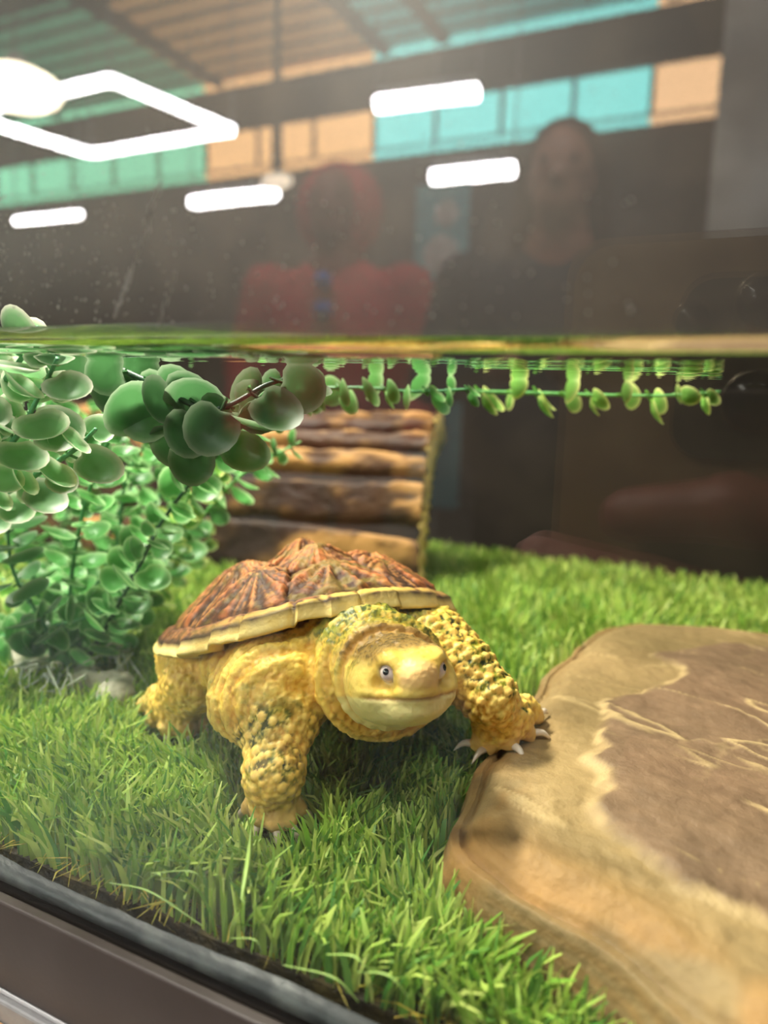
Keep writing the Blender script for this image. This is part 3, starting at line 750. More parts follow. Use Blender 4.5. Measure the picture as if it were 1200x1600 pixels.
ax_, ay_ = xn-apx[own, 0], yn-apx[own, 1]; ar = np.hypot(ax_, ay_); aa = np.arctan2(ay_, ax_)
isv = apx[own, 2] > 0
kv = np.array([2.0, 5.5, 8.0, 7.0, 4.0, 1.5, 3.0, 4.0, 4.0, 3.0, 5.0, 5.0, 4.0])[own]
knob = kv*np.exp(-(ar/0.17)**2)
streak = fbm(np.c_[np.cos(aa)*2.6, np.sin(aa)*2.6, own*3.3+ar*1.2], 1.5, 83, 3)
rings = np.sin(ar*CL*2.1+streak*5)
lift = np.where(marg, 0.0, knob+1.1*sstep(0.0, 0.06, gap)+(streak-0.5)*4.2*sstep(0.02, 0.12, ar)+0.15*rings)
lift = np.where(marg, 0.9*sstep(0, .05, mgap)*(lev < NR_)+0.5*sstep(1.0, 0.85, mfr)+(fbm(P3n, .4, 84)-.5)*0.9, lift)
lift = lift+np.where(marg, 0, (fbm(np.c_[np.cos(aa)*7, np.sin(aa)*7, own*5.1+ar*2.5], 1.6, 88, 3)-.5)*1.6*sstep(.02, .1, ar))
lift *= sstep(0, 0.02, np.minimum(mgap, 1))*0.6+0.4
z = z+lift
# rolled pale lip
lip = np.clip((lev-NR_+1)/RIM, 0, 1); cx_, sx_ = np.cos(thf), np.sin(thf)
inw = np.where(lip < 0.6, 1.7*np.sin(lip/0.6*np.pi/2), 1.7-(lip-0.6)*18); dn = lip**0.9*(3.4+2.0*np.exp(-(thf/1.5)**2)+.6*np.sin(mseg*2.7))
notch = sstep(0.90, 1.0, mfr)
jut = (1.5*saw-.7)*sstep(.9, 1, rhf); x = x+cx_*(inw+jut-0.8*notch*(rhf > .97)); y = y+sx_*(inw+jut-0.8*notch*(rhf > .97)); z = z-dn+.7*jut*(rhf > .9)*sstep(.9, 1, rhf)
CV = np.c_[x, y, z]
n4 = fbm(CV, 0.35, 85); n5 = fbm(CV, 1.0, 86)
cc = mixc(srgb(74, 44, 28), srgb(176, 104, 60), sstep(0.42, 0.66, streak)); cc = mixc(cc, srgb(206, 156, 84), sstep(0.30, 0.0, ar)*sstep(.4, .6, n5)*0.75*sstep(-.2, .8, rings+.5))
cc = mixc(cc, srgb(60, 40, 26), sstep(0.48, 0.36, streak)*0.8); cc = mixc(cc, srgb(112, 100, 46), sstep(0.52, 0.66, n4)*0.55)
st2 = fbm(np.c_[np.cos(aa)*7, np.sin(aa)*7, own*5.1+ar*2.5], 1.6, 88, 3)
cc = mixc(cc, srgb(52, 32, 22), sstep(.5, .36, st2)*.75); cc = mixc(cc, srgb(206, 140, 78), sstep(.56, .68, st2)*.6); cc = mixc(cc, srgb(48, 34, 24), sstep(.55, .95, -np.sin(ar*CL*1.7+streak*4))*.35)
cc = mixc(cc, srgb(122, 104, 52), isv*sstep(.42, .62, n4)*.6)
cc = mixc(cc, srgb(40, 30, 22), sstep(0.035, 0.0, gap)*0.9)
mc = mixc(srgb(84, 52, 36), srgb(150, 98, 62), sstep(.4, .65, n5)); mc = mixc(mc, srgb(42, 34, 26), np.clip(sstep(0.012, 0.0, mgap)+sstep(.9, 1, mfr)*.8, 0, 1)*.9)
frt = np.exp(-(thf/0.75)**2); mc = mixc(mc, srgb(226, 190, 92), frt*sstep(.45, .55, n4+.1)*sstep(.02, .06, mgap)*.9)
mc = mixc(mc, srgb(38, 32, 26), sstep(0.965, 0.99, rhf)*(lip < .06)*.75)
mc = mixc(mc, mixc(srgb(242, 218, 146), srgb(230, 196, 108), n4), sstep(0.04, .14, lip)); mc = mixc(mc, srgb(96, 74, 36), sstep(.95, 1.0, mfr)*sstep(.02, .1, lip)*.75)
cc = np.where(marg[:, None], mc, cc)
M_SHELL = mat('shell_scute', (0.3, 0.15, 0.08), 0.58, vcol=True, spec=0.2, bump=(900, 0.35, 0.0008))
idx = np.arange(len(CV)).reshape(NT_, len(rho))
i, k = np.meshgrid(np.arange(NT_), np.arange(len(rho)-1), indexing='ij')
Q = np.stack([idx[i, k], idx[i, k+1], idx[(i+1) % NT_, k+1], idx[(i+1) % NT_, k]], -1).reshape(-1, 4)
fid = np.where(marg, 100+mseg, own)[Q[:, 0]]
# base bone under the scutes
bx, by, bz = cara(np.tile(np.linspace(0.0, 0.985, 24), 72), np.repeat(np.linspace(-np.pi, np.pi, 72, endpoint=False), 24))
ib = np.arange(72*24).reshape(72, 24); i, k = np.meshgrid(np.arange(72), np.arange(23), indexing='ij')
QB = np.stack([ib[i, k], ib[i, k+1], ib[(i+1) % 72, k+1], ib[(i+1) % 72, k]], -1).reshape(-1, 4)
carapace = mobj('carapace', np.c_[bx, by, bz-1.6]*.001, QB, mat('shell_base', srgb(60, 42, 28), 0.6, noise=(300, srgb(40, 28, 20), .4, .6)), turtle)
carapace['label'] = 'brown and rust carapace with three rows of peaked scutes'
for f in np.unique(fid):
    q = Q[fid == f]; u, inv = np.unique(q, return_inverse=True)
    me = make_mesh('marginal_scute' if f >= 100 else ('vertebral_scute' if f < 5 else 'costal_scute'), CV[u]*.001, inv.reshape(-1, 4), M_SHELL, cc[u])
    obj(me.name.split('.')[0], me, carapace)
def blades(N, x0, x1, y0, y1, hmin, hmax, wid, lean, seed, curl=False):
    r = np.random.default_rng(seed)
    x = r.uniform(x0, x1, N); y = r.uniform(y0, y1, N)
    # tufts: pull the roots towards stitched rows
    gx = np.round(x/0.0042)*0.0042; gy = np.round(y/0.0036)*0.0036
    x = gx+(x-gx)*0.75+r.normal(0, .0004, N); y = gy+(y-gy)*0.75+r.normal(0, .0004, N)
    keep = ~rock_inside(x, y, 0.001) & (y > TFY0+0.0008) & (y < TY1-.004)
    lx = LPX+(x-LPX)*math.cos(LROT)+(y-LPY)*math.sin(LROT); ly = LPY-(x-LPX)*math.sin(LROT)+(y-LPY)*math.cos(LROT)
    keep &= ~((lx > LX0-.002) & (lx < LX1+.001) & (ly > LYc-LRo*1.06) & (ly < LYc-LRo*0.78))
    # out of the photograph's reach behind the plants and far to the sides
    keep &= (x > -0.62) & (x < 0.20)
    x, y = x[keep], y[keep]; n = len(x)
    h = r.uniform(hmin, hmax, n)*(0.8+0.4*vnoise(np.c_[x, y, 0*x], 40, 51))
    for fx, fy, fr in FEET:
        d = np.hypot(x-fx, y-fy); h *= 1-0.82*np.clip(1-d/fr, 0, 1)**0.5
    dirn = 2*np.pi*vnoise(np.c_[x, y, 0*x], 28, 52)*2+r.normal(0, 1.1, n)
    ln = np.abs(r.normal(lean, lean*0.6, n))
    face = r.uniform(0, 2*np.pi, n)
    wv = wid*r.uniform(0.7, 1.25, n)
    K = 4; V = np.zeros((n, K*2, 3))
    for k in range(K):
        t = k/(K-1)
        off = h*ln*(t**1.7)*(1.5 if curl else 1.0); zz = h*(t-(0.18+0.35*np.minimum(ln, 1.4))*t**3*0.6)
        if curl: zz = h*np.sin(t*2.4)*0.6
        wk = wv*(1-0.75*t**3)*0.5
        cx = x+np.cos(dirn)*off; cy = y+np.sin(dirn)*off
        V[:, k*2, 0] = cx-np.cos(face)*wk; V[:, k*2, 1] = cy-np.sin(face)*wk; V[:, k*2, 2] = zz
        V[:, k*2+1, 0] = cx+np.cos(face)*wk; V[:, k*2+1, 1] = cy+np.sin(face)*wk; V[:, k*2+1, 2] = zz
    V[:, :, 1] = np.maximum(V[:, :, 1], TY0+0.0006)
    b = np.arange(n)[:, None]*K*2
    Q = np.stack([np.stack([b[:, 0]+2*k, b[:, 0]+2*k+1, b[:, 0]+2*k+3, b[:, 0]+2*k+2], -1) for k in range(K-1)], 1).reshape(-1, 4)
    if curl:
        base = mixc(srgb(196, 168, 70), srgb(150, 150, 50), r.random(n))
    else:
        base = mixc(srgb(116, 164, 54), srgb(196, 214, 106), r.random(n)); base = mixc(base, srgb(206, 214, 122), (r.random(n) < 0.14)*0.8)
        base = mixc(base, srgb(48, 118, 52), (r.random(n) < 0.2)*0.7)
    c = np.repeat(base[:, None, :], K*2, 1)
    return V.reshape(-1, 3), Q, c.reshape(-1, 3)
parts = [blades(90000, TX0, 0.2, TFY0, TY1, 0.009, 0.0150, 0.00125, 0.26, 61),
         blades(16000, -0.26, 0.02, TFY0, 0.12, 0.012, 0.0180, 0.00140, 0.35, 62),
         blades(14000, -0.4, 0.05, TFY0, 0.16, 0.004, 0.0065, 0.0006, 0.9, 63, True)]
off = 0; VV = []; QQ = []; CC = []
for v, q, c in parts: VV.append(v); QQ.append(q+off); CC.append(c); off += len(v)
o = mobj('blades', np.vstack(VV), np.vstack(QQ), M_BLADE, turf, np.vstack(CC)); o['kind'] = 'stuff'
# loose strands shed along the front edge
M_STRAND = mat('loose_strand', srgb(168, 198, 104), 0.4, rand=0.25, translucent=0.3)
strands = [((145, 1400), (235, 1395), (300, 1465), .006), ((235, 1365), (300, 1362), (320, 1385), .012), ((350, 1478), (380, 1490), (408, 1495), .005),
           ((440, 1512), (500, 1555), (555, 1575), .004), ((495, 1512), (545, 1510), (590, 1515), .010), ((375, 1420), (388, 1345), (393, 1290), .014),
           ((540, 1545), (600, 1535), (640, 1560), .009), ((265, 1372), (230, 1380), (205, 1395), .011)]
strand_labels = ['long pale green grass strand arching over the front edge of the turf at the left',
  'short pale grass strand lying flat left of the upright strand', 'small pale grass strand at the turf edge below the upright strand',
  'pale grass strand lying along the front edge near the bottom centre', 'pale grass strand lying flat at the bottom centre of the turf',
  'upright pale grass strand standing below the planted front foot of the turtle', 'pale grass strand nearest the rock at the bottom of the turf',
  'short curved grass strand between the arching strand and the upright one']
for sl_, (a, b, c, z) in zip(strand_labels, strands):
    P = smooth_path([on_z(*a, z+.001), on_z(*b, z+.003), on_z(*c, z)], 12); P[:, 1] = np.maximum(P[:, 1], TY0+.0012)
    t = np.gradient(P, axis=0); sd = np.cross(t, [0, 0.5, 1]); sd /= np.linalg.norm(sd, axis=1)[:, None]
    wv = 0.00065*np.sin(np.linspace(0.25, math.pi-0.15, 12))[:, None]
    up = np.array([0, 0, .00025])
    V = np.concatenate([P-sd*wv, P+sd*wv, P+up*1.0]); Fc = []
    for i in range(11): Fc += [(i, i+1, 24+i+1, 24+i), (24+i, 24+i+1, 12+i+1, 12+i), (i+1, i, 12+i, 12+i+1)]
    o = mobj('grass_strand', V, Fc, M_STRAND)
    tag(o, sl_, 'grass', 'loose grass strands')

# ------------------------------------------------------------------ plastic plants
def leaf_mesh(name, L, W, cup, mt):
    V = []; Cc = []; nr, nt = 5, 16
    V.append((0, 0.42*L, -cup*0.35)); Cc.append(0)
    for j in range(1, nr+1):
        r = j/nr
        for t in range(nt):
            a = 2*math.pi*t/nt; px = math.sin(a)*W/2*r; py = 0.5*L-math.cos(a)*L/2*r
            py += (0.16*L*max(0, 1-abs(((t+nt/2) % nt)-nt/2)/1.6))*r*r; px *= 1+0.10*math.cos(a)*r
            V.append((px, py, cup*(r*r-0.35)*0.8+0.10*cup*math.cos(2*a)*r)); Cc.append(r)
    Fc = [(0, 1+t, 1+(t+1) % nt) for t in range(nt)]
    for j in range(nr-1):
        for t in range(nt): Fc.append((1+j*nt+t, 1+(j+1)*nt+t, 1+(j+1)*nt+(t+1) % nt, 1+j*nt+(t+1) % nt))
    b = len(V)                                   # short leaf stalk
    for (px, pz) in ((-.0004, 0), (.0004, 0), (0, .0006)):
        V.append((px, -0.0016, pz)); Cc.append(0.2); V.append((px, 0.12*L, pz)); Cc.append(0.2)
    for k in range(3): Fc.append((b+2*k, b+2*((k+1) % 3), b+2*((k+1) % 3)+1, b+2*k+1))
    Cc = np.array(Cc); rim = sstep(0.72, 1.0, Cc)[:, None]
    c = mixc(np.array([0.11, 0.36, 0.08]), np.array([0.46, 0.70, 0.30]), rim[:, 0])
    return make_mesh(name, V, Fc, mt, c)
def leaf_mat(name, tint, tr=0.5, rough=0.38, rand=0.35):
    m = mat(name, (0.1, 0.4, 0.15), rough, vcol=True, spec=0.35, rand=rand, translucent=tr)
    nt = m.node_tree
    vc = [n for n in nt.nodes if n.type == 'VERTEX_COLOR'][0]; hs = [n for n in nt.nodes if n.type == 'HUE_SAT'][0]
    mx = nt.nodes.new('ShaderNodeMix'); mx.data_type = 'RGBA'; mx.blend_type = 'MULTIPLY'; mx.inputs['Factor'].default_value = 1
    nt.links.new(vc.outputs[0], mx.inputs['A']); mx.inputs['B'].default_value = (*tint, 1); nt.links.new(mx.outputs['Result'], hs.inputs['Color'])
    return m
ML_MID = leaf_mat('leaf_mid', (1.05, 1.0, 1.15)); ML_PALE = leaf_mat('leaf_pale', (2.3, 1.45, 2.8), 0.45); ML_DARK = leaf_mat('leaf_dark', (0.62, 0.54, 0.8), 0.5); ML_LIME = leaf_mat('leaf_lime', (1.9, 1.25, 1.1), 0.55)
LEAVES = {'mid': [leaf_mesh('leaf', .0108, .0100, .0022, ML_MID), leaf_mesh('leaf', .0092, .0084, .0018, ML_MID)],
          'pale': [leaf_mesh('leaf', .0125, .0120, .0026, ML_PALE), leaf_mesh('leaf', .0110, .0100, .003, ML_PALE)],
          'dark': [leaf_mesh('leaf', .0125, .0118, .0022, ML_DARK), leaf_mesh('leaf', .0108, .0100, .002, ML_DARK)],
          'lime': [leaf_mesh('leaf', .0108, .0086, .002, ML_LIME), leaf_mesh('leaf', .0090, .0074, .002, ML_LIME)]}
M_STEM = {'mid': mat('stem_mid', (0.05, 0.22, 0.08), 0.45, noise=(300, (0.08, 0.3, 0.1), .4, .6)), 'lime': mat('stem_lime', (0.13, 0.42, 0.10), 0.4, noise=(300, (0.2, .5, .15), .4, .6)),
          'dark': mat('stem_dark', (0.012, 0.05, 0.022), 0.5, noise=(300, (0.02, .07, .03), .4, .6)), 'pale': mat('stem_pale', (0.10, 0.34, 0.16), 0.45, noise=(300, (.15, .4, .2), .4, .6))}
plant_rng = random.Random(11)
def stem(plant, pts, kind, stem_kind, spacing=0.0068, scale=1.0, start=0.08, ymin=TY0+.004, rad=.0007, toplim=None, face=0.0):
    P = smooth_path(pts, 60); seg = np.linalg.norm(np.diff(P, axis=0), axis=1); s = np.concatenate([[0], np.cumsum(seg)]); Lt = s[-1]
    V, Fc = tube(P, np.linspace(rad*1.25, rad*0.7, 60), 6)
    st = mobj('stem', V, Fc, M_STEM[stem_kind], plant)
    u = Lt*start; flip = plant_rng.random()*math.pi
    while u < Lt:
        p = np.array([np.interp(u, s, P[:, q]) for q in range(3)]); p2 = np.array([np.interp(min(u+.002, Lt), s, P[:, q]) for q in range(3)])
        t = p2-p; t = t/(np.linalg.norm(t)+1e-9) if np.linalg.norm(t) > 1e-7 else np.array([0, 0, 1.0])
        a = np.cross(t, [0.3, 1, 0.2]); a /= np.linalg.norm(a); b = np.cross(t, a)
        for h in (0, 1):
            an = flip+h*math.pi+plant_rng.uniform(-.35, .35)
            side = math.cos(an)*a+math.sin(an)*b
            yd = side*math.cos(0.45)+t*math.sin(0.45)+np.array([plant_rng.uniform(-.2, .2) for _ in range(3)]); yd /= np.linalg.norm(yd)
            nz_ = t*0.9-side*0.25+np.array([plant_rng.uniform(-.35, .35) for _ in range(3)]); xd = np.cross(yd, nz_); xd /= np.linalg.norm(xd)+1e-9; zd = np.cross(xd, yd)
            if face:
                nz_ = nz_*(1-face)+np.array([0.3, -1.0, 0.1])*face; yd = yd-nz_*(yd@nz_)/(nz_@nz_)*face; yd /= np.linalg.norm(yd); xd = np.cross(yd, nz_); xd /= np.linalg.norm(xd)+1e-9; zd = np.cross(xd, yd)
            taper = 1.0 if u < Lt*.8 else 1.0-0.4*(u/Lt-.8)/.2
            sc = scale*taper*plant_rng.uniform(.82, 1.15)
            pos = p+side*rad*1.2
            tip = pos+yd*0.011*sc
            if tip[1] < ymin or pos[1] < ymin: continue
            if toplim is not None and (tip[2] > toplim or (pos+yd*.006*sc)[2] > toplim): yd[2] = -abs(yd[2])*0.4; yd /= np.linalg.norm(yd); xd = np.cross(yd, nz_); xd /= np.linalg.norm(xd)+1e-9; zd = np.cross(xd, yd)
            o = obj('leaf', plant_rng.choice(LEAVES[kind]), st)
            o.matrix_local = Matrix(((xd[0]*sc, yd[0]*sc, zd[0]*sc, pos[0]), (xd[1]*sc, yd[1]*sc, zd[1]*sc, pos[1]), (xd[2]*sc, yd[2]*sc, zd[2]*sc, pos[2]), (0, 0, 0, 1)))
        u += spacing*scale*plant_rng.uniform(.85, 1.15); flip += math.pi/2
    return st
def plant(name, label, px, py, y):
    p = on_y(px, py, y); o = empty(name, (0, 0, 0)); tag(o, label, 'plant'); return o
W_ = WATER-.002
# the bush in the middle of the left side
bush = plant('plastic_bush', 'dense green plastic bush with small round leaves behind the turtle on the left', 100, 1040, .09)
base = np.array([*on_z(120, 1030, .012)[:2], .006])
def bp_(px, py, y): return on_y(px, py, y)
bush_paths = [
  ('mid', 'dark', [base, bp_(175, 960, .10), bp_(250, 820, .10), bp_(335, 715, .10), bp_(420, 655, .11)]),
  ('mid', 'lime', [base+[.004, .004, 0], bp_(240, 905, .13), bp_(310, 815, .13), bp_(380, 740, .14), bp_(470, 690, .15)]),
  ('lime', 'lime', [base+[.002, .006, 0], bp_(220, 950, .15), bp_(290, 880, .16), bp_(330, 840, .16)]),
  ('mid', 'mid', [base+[-.004, .0, 0], bp_(110, 920, .09), bp_(130, 800, .085), bp_(170, 690, .08), bp_(230, 600, .075)]),
  ('mid', 'mid', [base+[-.008, .004, 0], bp_(60, 930, .10), bp_(40, 800, .10), bp_(60, 680, .095), bp_(100, 600, .09)]),
  ('mid', 'dark', [base+[.0, .008, 0], bp_(150, 900, .14), bp_(200, 770, .15), bp_(250, 680, .155), bp_(310, 610, .16)]),
  ('dark', 'mid', [base+[-.01, -.002, 0], bp_(70, 980, .075), bp_(20, 890, .07), bp_(10, 780, .065)]),
  ('mid', 'mid', [base+[-.006, .012, 0], bp_(90, 870, .17), bp_(120, 760, .18), bp_(140, 660, .185), bp_(170, 590, .19)]),
  ('mid', 'dark', [base+[.003, -.003, 0], bp_(160, 990, .085), bp_(210, 900, .085), bp_(240, 840, .082)]),
  ('lime', 'mid', [base+[-.012, .006, 0], bp_(40, 960, .12), bp_(-20, 850, .13), bp_(-30, 700, .13)]),
  ('mid', 'mid', [base+[.0, .0, 0], bp_(130, 950, .11), bp_(180, 860, .115), bp_(200, 740, .12), bp_(270, 640, .12)]),
  ('mid', 'mid', [bp_(-40, 1000, .075), bp_(30, 990, .075), bp_(110, 972, .078), bp_(180, 950, .085)]),
  ('mid', 'mid', [base+[-.002, .010, 0], bp_(60, 900, .15), bp_(20, 770, .15), bp_(0, 650, .15), bp_(30, 580, .15)]),
]
bush_paths += [('lime', 'lime', [base+[.006, .006, 0], bp_(215, 930, .12), bp_(255, 860, .12), bp_(300, 770, .12), bp_(350, 730, .125)]),
               ('mid', 'mid', [base+[.001, .003, 0], bp_(170, 930, .13), bp_(220, 830, .14), bp_(270, 740, .145), bp_(330, 660, .15)])]
for kind, sk, P in bush_paths: stem(bush, P, kind, sk, .0058, 1.12, toplim=WATER-.0015)
# pale threadlike roots and weighted foot of the bush
M_ROOT = mat('white_root', srgb(214, 216, 200), 0.35, noise=(200, srgb(180, 190, 170), .4, .6), translucent=0.4)
for q in range(34):
    px, py = random.choice([(195, 1020), (130, 1050), (180, 1015), (60, 1045), (100, 1055)]); px += random.uniform(-25, 25); py += random.uniform(-12, 12)
    a = on_z(px, py, .014+random.uniform(0, .006)); b = a+np.array([random.uniform(-.004, .008), random.uniform(-.008, .002), random.uniform(-.006, .004)]); c = b+np.array([random.uniform(-.006, .008), random.uniform(-.008, .0), random.uniform(-.007, .001)])
    for v in (b, c): v[2] = max(v[2], .006)
    V, Fc = tube(smooth_path([a, b, c], 8), np.linspace(.0006, .0002, 8), 5); mobj('root', V, Fc, M_ROOT, bush)
f_ = Field((-0.05, -0.02, -0.002), (0.05, 0.02, 0.022), 0.0012)
for q in range(11):
    f_.ell((-.036+.0072*q, random.uniform(-.006, .006), .006+random.uniform(0, .003)), (.0075, .007, .0065), np.eye(3), .003)
v_, q_ = f_.mesh()
b0 = on_z(70, 1052, .010)
ft = mobj('foot', v_+np.array([b0[0], b0[1]+.004, 0]), q_, mat('stone_foot', srgb(176, 172, 150), 0.7, noise=(150, srgb(120, 118, 96), .4, .65), bump=(300, .4, .002)), bush)
# large leaves close to the glass
near = plant('plastic_vine', 'large-leaved grey green plastic vine hanging under the waterline close to the glass', 300, 600, .05)
stem(near, [bp_(150, 560, .055), bp_(240, 600, .05), bp_(330, 640, .048), bp_(420, 600, .055), bp_(470, 590, .075)], 'dark', 'dark', .0070, 1.2, 0.0, toplim=WATER-.001, face=.6)
stem(near, [bp_(240, 600, .05), bp_(280, 660, .05), bp_(330, 690, .055), bp_(400, 650, .06), bp_(450, 600, .065)], 'dark', 'dark', .0072, 1.15, 0.05, toplim=WATER-.001, face=.55)
far = plant('plastic_vine', 'pale frosted plastic vine at the far left pressed against the glass', 50, 600, .03)
stem(far, [bp_(-60, 760, .035), bp_(20, 690, .030), bp_(60, 620, .026), bp_(90, 560, .024)], 'pale', 'pale', .0062, 1.1, 0.0, ymin=TY0+.001)
stem(far, [bp_(-60, 640, .030), bp_(0, 600, .024), bp_(40, 550, .022), bp_(60, 510, .022)], 'pale', 'pale', .0062, 1.1, 0.0, ymin=TY0+.001)
stem(far, [bp_(-40, 800, .045), bp_(60, 740, .040), bp_(120, 700, .038), bp_(150, 670, .038)], 'pale', 'pale', .0066, 1.0, 0.0, ymin=TY0+.001)
# strands floating just under the surface
fl1 = plant('plastic_vine', 'green plastic vine strand floating just under the surface above the log', 600, 610, .12)
stem(fl1, [bp_(400, 645, .115), bp_(470, 612, .12), bp_(560, 606, .125), bp_(650, 612, .13), bp_(735, 608, .135)], 'mid', 'mid', .0075, 1.0, .04, toplim=WATER-.0008)
fl2 = plant('plastic_vine', 'thin light green plastic vine strand floating under the surface at the right', 950, 620, .2)
stem(fl2, [bp_(735, 612, .17), bp_(830, 614, .18), bp_(930, 617, .185), bp_(1040, 618, .19), bp_(1125, 612, .20)], 'lime', 'lime', .0092, 1.12, .03, toplim=WATER-.0008)

# ------------------------------------------------------------------ the hall in front of the tank (seen mirrored in the pane)
HZ0, HZ1 = -1.05, 3.75; HX0, HX1, HYW = -17.0, 6.0, -7.6
M_FLOOR = mat('hall_floor', srgb(72, 66, 62), 0.35, noise=(2, srgb(60, 56, 52), .4, .6))
M_WALL = mat('hall_wall_dark', srgb(88, 78, 72), 0.7, noise=(1.5, srgb(66, 60, 58), .4, .6))
M_WALLG = mat('hall_wall_pale', srgb(228, 224, 216), 0.7, noise=(1.5, srgb(150, 146, 140), .4, .6))
M_BEAM = mat('beam_dark', srgb(46, 44, 44), 0.6, noise=(3, srgb(38, 36, 36), .4, .6))
def struct(o): o['kind'] = 'structure'; return o
struct(box('floor', (HX0, HYW, HZ0-.1), (HX1, 1.2, HZ0), M_FLOOR))
struct(box('wall_front', (HX0, HYW-.1, HZ0), (HX1, HYW, HZ1), M_WALL))
struct(box('wall_left', (HX0-.1, HYW, HZ0), (HX0, 1.2, HZ1), M_WALL))
struct(box('wall_right', (HX1, HYW, HZ0), (HX1+.1, 1.2, HZ1), M_WALLG))
struct(box('wall_back', (HX0, 1.2, HZ0), (HX1, 1.3, HZ1), M_WALL))
ceil_o = struct(box('ceiling', (HX0, HYW, HZ1), (HX1, 1.2, HZ1+.1), M_BEAM))
D_ = -HYW
zb = hall_y(600, 238, D_)[2]; zt = hall_y(600, 172, D_)[2]; zb2 = hall_y(600, 92, D_)[2]
xg = [HX0+.02, hall_y(325, 200, D_)[0], hall_y(588, 170, D_)[0], hall_y(1022, 120, D_)[0], HX1-.02]
cols_ = [srgb(120, 200, 160), srgb(232, 178, 120), srgb(120, 214, 208), srgb(232, 184, 136)]
nm_ = ['green', 'amber', 'teal', 'peach']; hallE = 12.0
for q in range(4):
    wn = struct(empty('window_%d' % (q+1), (0, 0, 0)))
    x0, x1 = xg[q], xg[q+1]; n_ = max(2, int(round((x1-x0)/0.75)))
    Mp = mat_emit('lit_panel_'+nm_[q], cols_[q], hallE)
    for j in range(n_):
        a = x0+(x1-x0)*j/n_; b = x0+(x1-x0)*(j+1)/n_
        box('pane', (a+.02, HYW+.01, zb+.04), (b-.02, HYW+.03, zt), Mp, wn)
        box('mullion', (a-.02, HYW+.0, zb), (a+.02, HYW+.05, zt), M_BEAM, wn)
    box('sill', (x0, HYW+.0, zb-.06), (x1, HYW+.06, zb), mat('sill_'+nm_[q], cols_[q], .5, emit=(cols_[q], hallE*.8)), wn)
    # coloured light strip along the top of the dark beam
    box('light_strip', (x0, HYW+.02, zb2-.04), (x1, HYW+.08, zb2+.04), mat_emit('strip_'+nm_[q], cols_[q], hallE*.9), wn)
    # corrugated coloured ceiling bay
    ny = 24; ys = np.sort(np.concatenate([np.linspace(HYW, -1.0, ny), np.linspace(HYW, -1.0, ny)+.19])); V = []; Fc = []
    for k_, yy in enumerate(ys):
        zz = max(zb2+.05, 3.0)+0.012*(k_ % 2)*1.0+(yy-HYW)*0.03
        V += [(x0, yy, zz), (x1, yy, zz)]
    for k_ in range(0, len(ys)-1, 2): Fc.append((2*k_, 2*k_+1, 2*k_+3, 2*k_+2))
    o = mobj('trim_%d' % (q+1), V, Fc, mat('roof_sheet_'+nm_[q], cols_[q]*.6, .6, noise=(3, cols_[q]*.4, .4, .6), emit=(cols_[q], 1.6)), smooth=False); struct(o)
struct(box('trim_5', (HX0, HYW, zt), (HX1, HYW+.12, zb2-.05), M_BEAM))
for j, px in enumerate((95, 350, 610, 700, 1050)):
    xx = hall_y(px, 60, D_)[0]
    struct(box('trim_%d' % (6+j), (xx-.05, HYW, max(zb2+.05, 3.0)-.06), (xx+.05, -1.0, max(zb2+.05, 3.0)+.2), M_BEAM))
box_p = struct(box('wall_side', (hall_y(1108, 300, 3.0)[0], -3.1, HZ0), (HX1, -3.0, 1.62), M_WALLG))
# cabinet under the tank
cab = empty('cabinet', (0, 0, 0)); tag(cab, 'cabinet with metal edged wooden top carrying the aquarium', 'cabinet')
M_TRIM = mat('grey_strip', (0.22, 0.215, 0.21), 0.4, noise=(200, (.26, .26, .25), .4, .6))
M_PLY = mat('ply_edge', srgb(214, 168, 112), 0.5, noise=(120, srgb(186, 138, 84), .4, .6, (1, 8, 8)))
M_WHT = mat('white_laminate', srgb(214, 212, 210), 0.4, noise=(20, srgb(204, 202, 200), .4, .6))
box('metal_strip', (TX0-.2, -.0048, -.050), (TX1+.2, -.0030, -.0232), M_TRIM, cab, .0006)
box('edge_band', (TX0-.2, -.0098, -.055), (TX1+.2, -.0050, -.028), M_PLY, cab, .0006)
box('front_lip', (TX0-.2, -.017, -.06), (TX1+.2, -.0100, -.031), M_WHT, cab, .0008)
box('top_board', (TX0-.2, -.0028, -.050), (TX1+.2, .6, -.0228), M_WHT, cab)
box('body', (TX0-.18, .0, HZ0), (TX1+.18, .58, -.0505), M_WHT, cab)
# hall lamps
M_TUBE = mat_emit('tube_light', (1.0, 0.97, 1.0), 110.0); M_CASE = mat('lamp_case', (.5, .5, .5), .4, noise=(40, (.45, .45, .45), .4, .6))
def lamp_tube(a, b, r, label, zt_=3.1):
    a = np.array(a); b = np.array(b); o = empty('tube_lamp', (a+b)/2); tag(o, label, 'lamp', 'tube lamps in the hall'); c = (a+b)/2
    V, Fc = tube(np.linspace(a-c, b-c, 4), r, 10); mobj('tube', V, Fc, M_TUBE, o)
    V, Fc = tube(np.linspace(a-c, b-c, 4)+np.array([0, 0, r*1.5]), r*.7, 6); mobj('housing', V, Fc, M_CASE, o)
    for e in (a, b): V, Fc = tube([e-c+np.array([0, 0, r*1.4]), e-c+np.array([0, 0, zt_-e[2]])], .006, 5); mobj('hanger', V, Fc, M_CASE, o)
for (p, q, z, r, lb) in (((588, 163), (746, 143), 2.25, .055, 'bright white tube lamp in front of the teal panels'), ((676, 277), (802, 264), 1.75, .055, 'white tube lamp below the teal panels'),
                      ((300, 316), (430, 302), 1.75, .05, 'white tube lamp below the amber panels'), ((25, 345), (125, 335), 1.75, .035, 'white tube lamp at the far left of the hall')):
    lamp_tube(hall_z(*p, z), hall_z(*q, z), r, lb)
hexz = 2.1; hx = [hall_z(a, b, hexz) for a, b in ((175, 124), (362, 203), (142, 240), (-90, 178), (-130, 120), (60, 70))]
